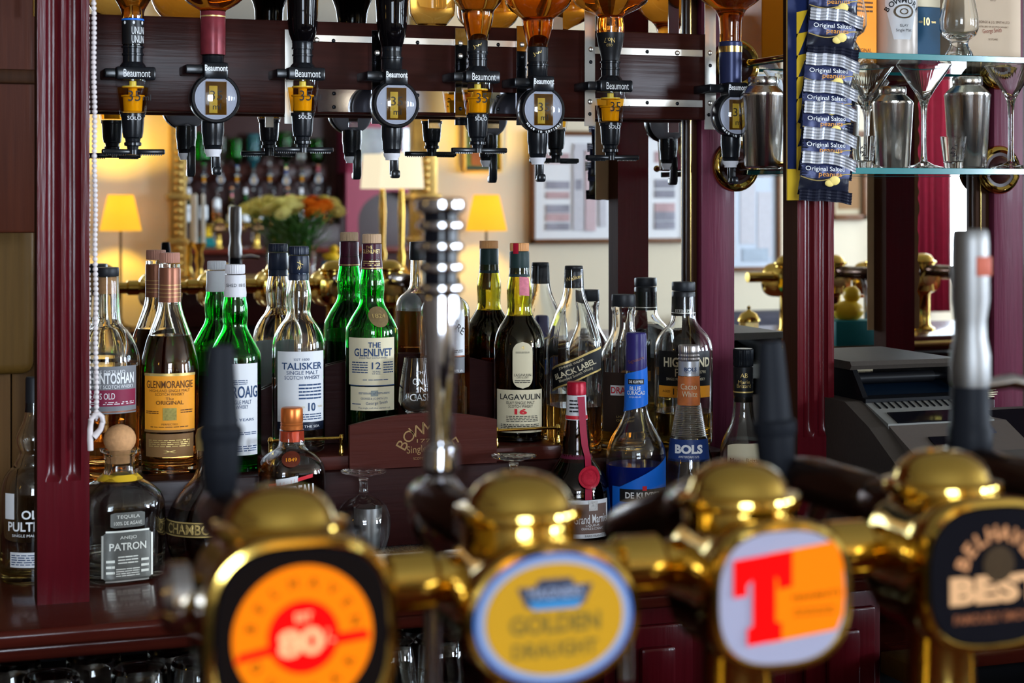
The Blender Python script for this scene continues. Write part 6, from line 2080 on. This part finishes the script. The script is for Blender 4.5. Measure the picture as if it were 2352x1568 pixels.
# sofa and red curtain by the window
a, b_, z0, z1, yy = span(1600, 1980, 715, 800, 0.25)
sf_ = thing('sofa', 'dark grey sofa along the far wall, reflected under the pale blue print', 'sofa', ((a + b_) / 2, yw, 0))
SOF = mat('grey sofa cloth', (0.055, 0.055, 0.075), 0.8, 0, 0.2, 200, 0.3)
hh = z1
part('backrest', G().box((0, 0.16, (hh + 0.3) / 2), (b_ - a, 0.2, hh - 0.3), 0.05, 3), SOF, sf_)
part('seat', G().box((0, 0.45, 0.30), (b_ - a, 0.75, 0.26), 0.05, 3), SOF, sf_)
for sx_ in (-1, 1):
    part('arm', G().box((sx_ * (b_ - a) / 2, 0.45, 0.36), (0.16, 0.78, 0.5), 0.05, 3), SOF, sf_)
for sx_ in (-1, 1):
    for dy_ in (0.12, 0.76):
        part('foot', G().box((sx_ * (b_ - a) / 2.2, dy_, 0.088), (0.06, 0.06, 0.174), 0.004), MAHD, sf_)
CURT = mat('red curtain cloth', (0.24, 0.008, 0.028), 0.75, 0, 0.15, 30)


def curtain(xa, xb, ymid, label):
    g = G()
    n = 80
    for i in range(n + 1):
        x = xa + (xb - xa) * i / n
        d = 0.028 * sin(i * 0.95) + 0.012 * sin(i * 2.3)
        g.v += [(x, ymid + d, 0.78), (x, ymid + d * 0.7, 2.60)]
    g.f = [(2 * i, 2 * i + 2, 2 * i + 3, 2 * i + 1) for i in range(n)]
    g.m = [0] * n
    m = mesh('curtain', g, CURT, 80, recalc=False)
    o = bpy.data.objects.new('curtain', m)
    COL.objects.link(o)
    sm = o.modifiers.new('thickness', 'SOLIDIFY')
    sm.thickness = 0.004
    o['label'], o['category'] = label, 'curtain'


curtain(wl(2085, 400, 0.1).x, wl(2180, 400, 0.1).x, yw + 0.09, 'gathered red curtain left of the far window, reflected under the glass shelf')
curtain(7.1, 7.36, yw + 0.09, 'gathered red curtain right of the far window, beyond the mirror view')
part_ = G().tube([(wl(2060, 400, 0.1).x, yw + 0.09, 2.61), (7.38, yw + 0.09, 2.61)], 0.014, 12)
solo('curtain_rod', part_, BRASSD, 'brass curtain rod above the far window', 'rod')

# ------------------------------------------------------------------ the next bay of the bar, seen in the gilt mirror
ob2 = thing('optics_board', 'second optics board farther along the bar, seen twice reflected in the gilt mirror', 'rail', (0, 0, 0))
part('board', G().box((2.86, yb + 0.0125, (zb0 + zb1) / 2), (1.28, 0.025, zb1 - zb0), 0.003), MAHH, ob2)
solo('panelling', G().box((2.9, -0.004, H + 0.2), (1.9, 0.008, 1.3)), MAHD, 'dark panelling behind the second row of optics, seen in the gilt mirror', 'panel')
NTH = ['first', 'second', 'third', 'fourth', 'fifth', 'sixth', 'seventh', 'eighth', 'ninth', 'tenth', 'eleventh']
ro = [o for o in COL.objects if o.name.startswith('spirit_optic') and o.type == 'EMPTY']
rb = [o for o in COL.objects if o.name.startswith('upended_bottle') and o.type == 'EMPTY']
for k in range(9):
    x = 2.32 + 0.135 * k
    j = (k * 5 + 1) % 8
    dup(ro[j], (x, PO - D, ro[j].location.z), '%s optic in the second bay, %s from its left, seen in the gilt mirror' % (('tapered', 'round-dial')[j % 2], NTH[k]))
    q = dup(rb[j], (x, PO - D, rb[j].location.z), 'upended bottle in the second bay, %s from its left, seen in the gilt mirror' % NTH[k])
    col_ = [GLS, GLSG, GLS, GLSG, mat('teal bottle glass', (0.05, 0.35, 0.42), 0.02, trans=0.9)][k % 5]
    for ch in list(q.children):
        if ch.name.startswith('glass'):
            ch.data = ch.data.copy()
            ch.data.materials[0] = col_
        if ch.name.startswith('liquid') and k % 2:
            ch.data = ch.data.copy()
            ch.data.materials[0] = CLRL
rw = [o for o in COL.objects if o.name.startswith('whisky_bottle') and o.type == 'EMPTY' and o.get('group') in (G_, 'whisky bottles on the display stand')]
wz = [o for o in rw if 'white label' in o['label'] or 'cream pill' in o['label']]
solo('bottle_riser', G().box((2.9, -0.20, (ZCT + H - 0.23) / 2), (1.3, 0.15, H - 0.23 - ZCT), 0.004), MAHD, 'second dark riser farther along the bar, seen in the gilt mirror', 'shelf')
for k in range(11):
    src = wz[k % len(wz)]
    dup(src, (2.32 + 0.115 * k, -0.20, H - 0.2295), 'labelled bottle on the second riser, %s from its left, seen in the gilt mirror' % NTH[k], 'bottles on the second riser')
REDP = mat('dull red painted wood', (0.15, 0.012, 0.030), 0.45, 0, 0.08)
cb = thing('display_cupboard', 'red painted cupboard with glazed doors over an arch, seen in the gilt mirror', 'cupboard', (3.99, -0.17, 0))
part('carcass', G().box((0, 0, H + 0.62), (0.80, 0.32, 0.86), 0.004), REDP, cb)
part('spandrel', G().prism([(-0.40, H + 0.19), (-0.40, H - 0.45), (-0.30, H - 0.45)] + [(-0.30 * cos(pi * k / 16), H - 0.20 + 0.24 * sin(pi * k / 16)) for k in range(17)] +
                           [(0.30, H - 0.45), (0.40, H - 0.45), (0.40, H + 0.19)], 0.06, Matrix.Translation((0, -0.12, 0))), REDP, cb)
part('alcove', G().box((0, 0.12, H - 0.15), (0.78, 0.04, 0.66)), MAHD, cb)
part('base', G().box((0, 0, (H - 0.47) / 2), (0.80, 0.32, H - 0.47), 0.004), REDP, cb)
for sx_ in (-0.195, 0.195):
    d_ = part('door', G().box((sx_, -0.17, H + 0.60), (0.37, 0.022, 0.72), 0.004), REDP, cb)
    for zz_ in (H + 0.42, H + 0.77):
        part('pane', G().box((sx_, -0.183, zz_), (0.25, 0.004, 0.28)), mat('silvery door glass', (0.30, 0.33, 0.34), 0.08, 0.7, 0.5, 14), d_)
    part('knob', G().ball((sx_ - 0.16 * (1 if sx_ > 0 else -1), -0.19, H + 0.45), 0.016, 12), BRASS, d_)
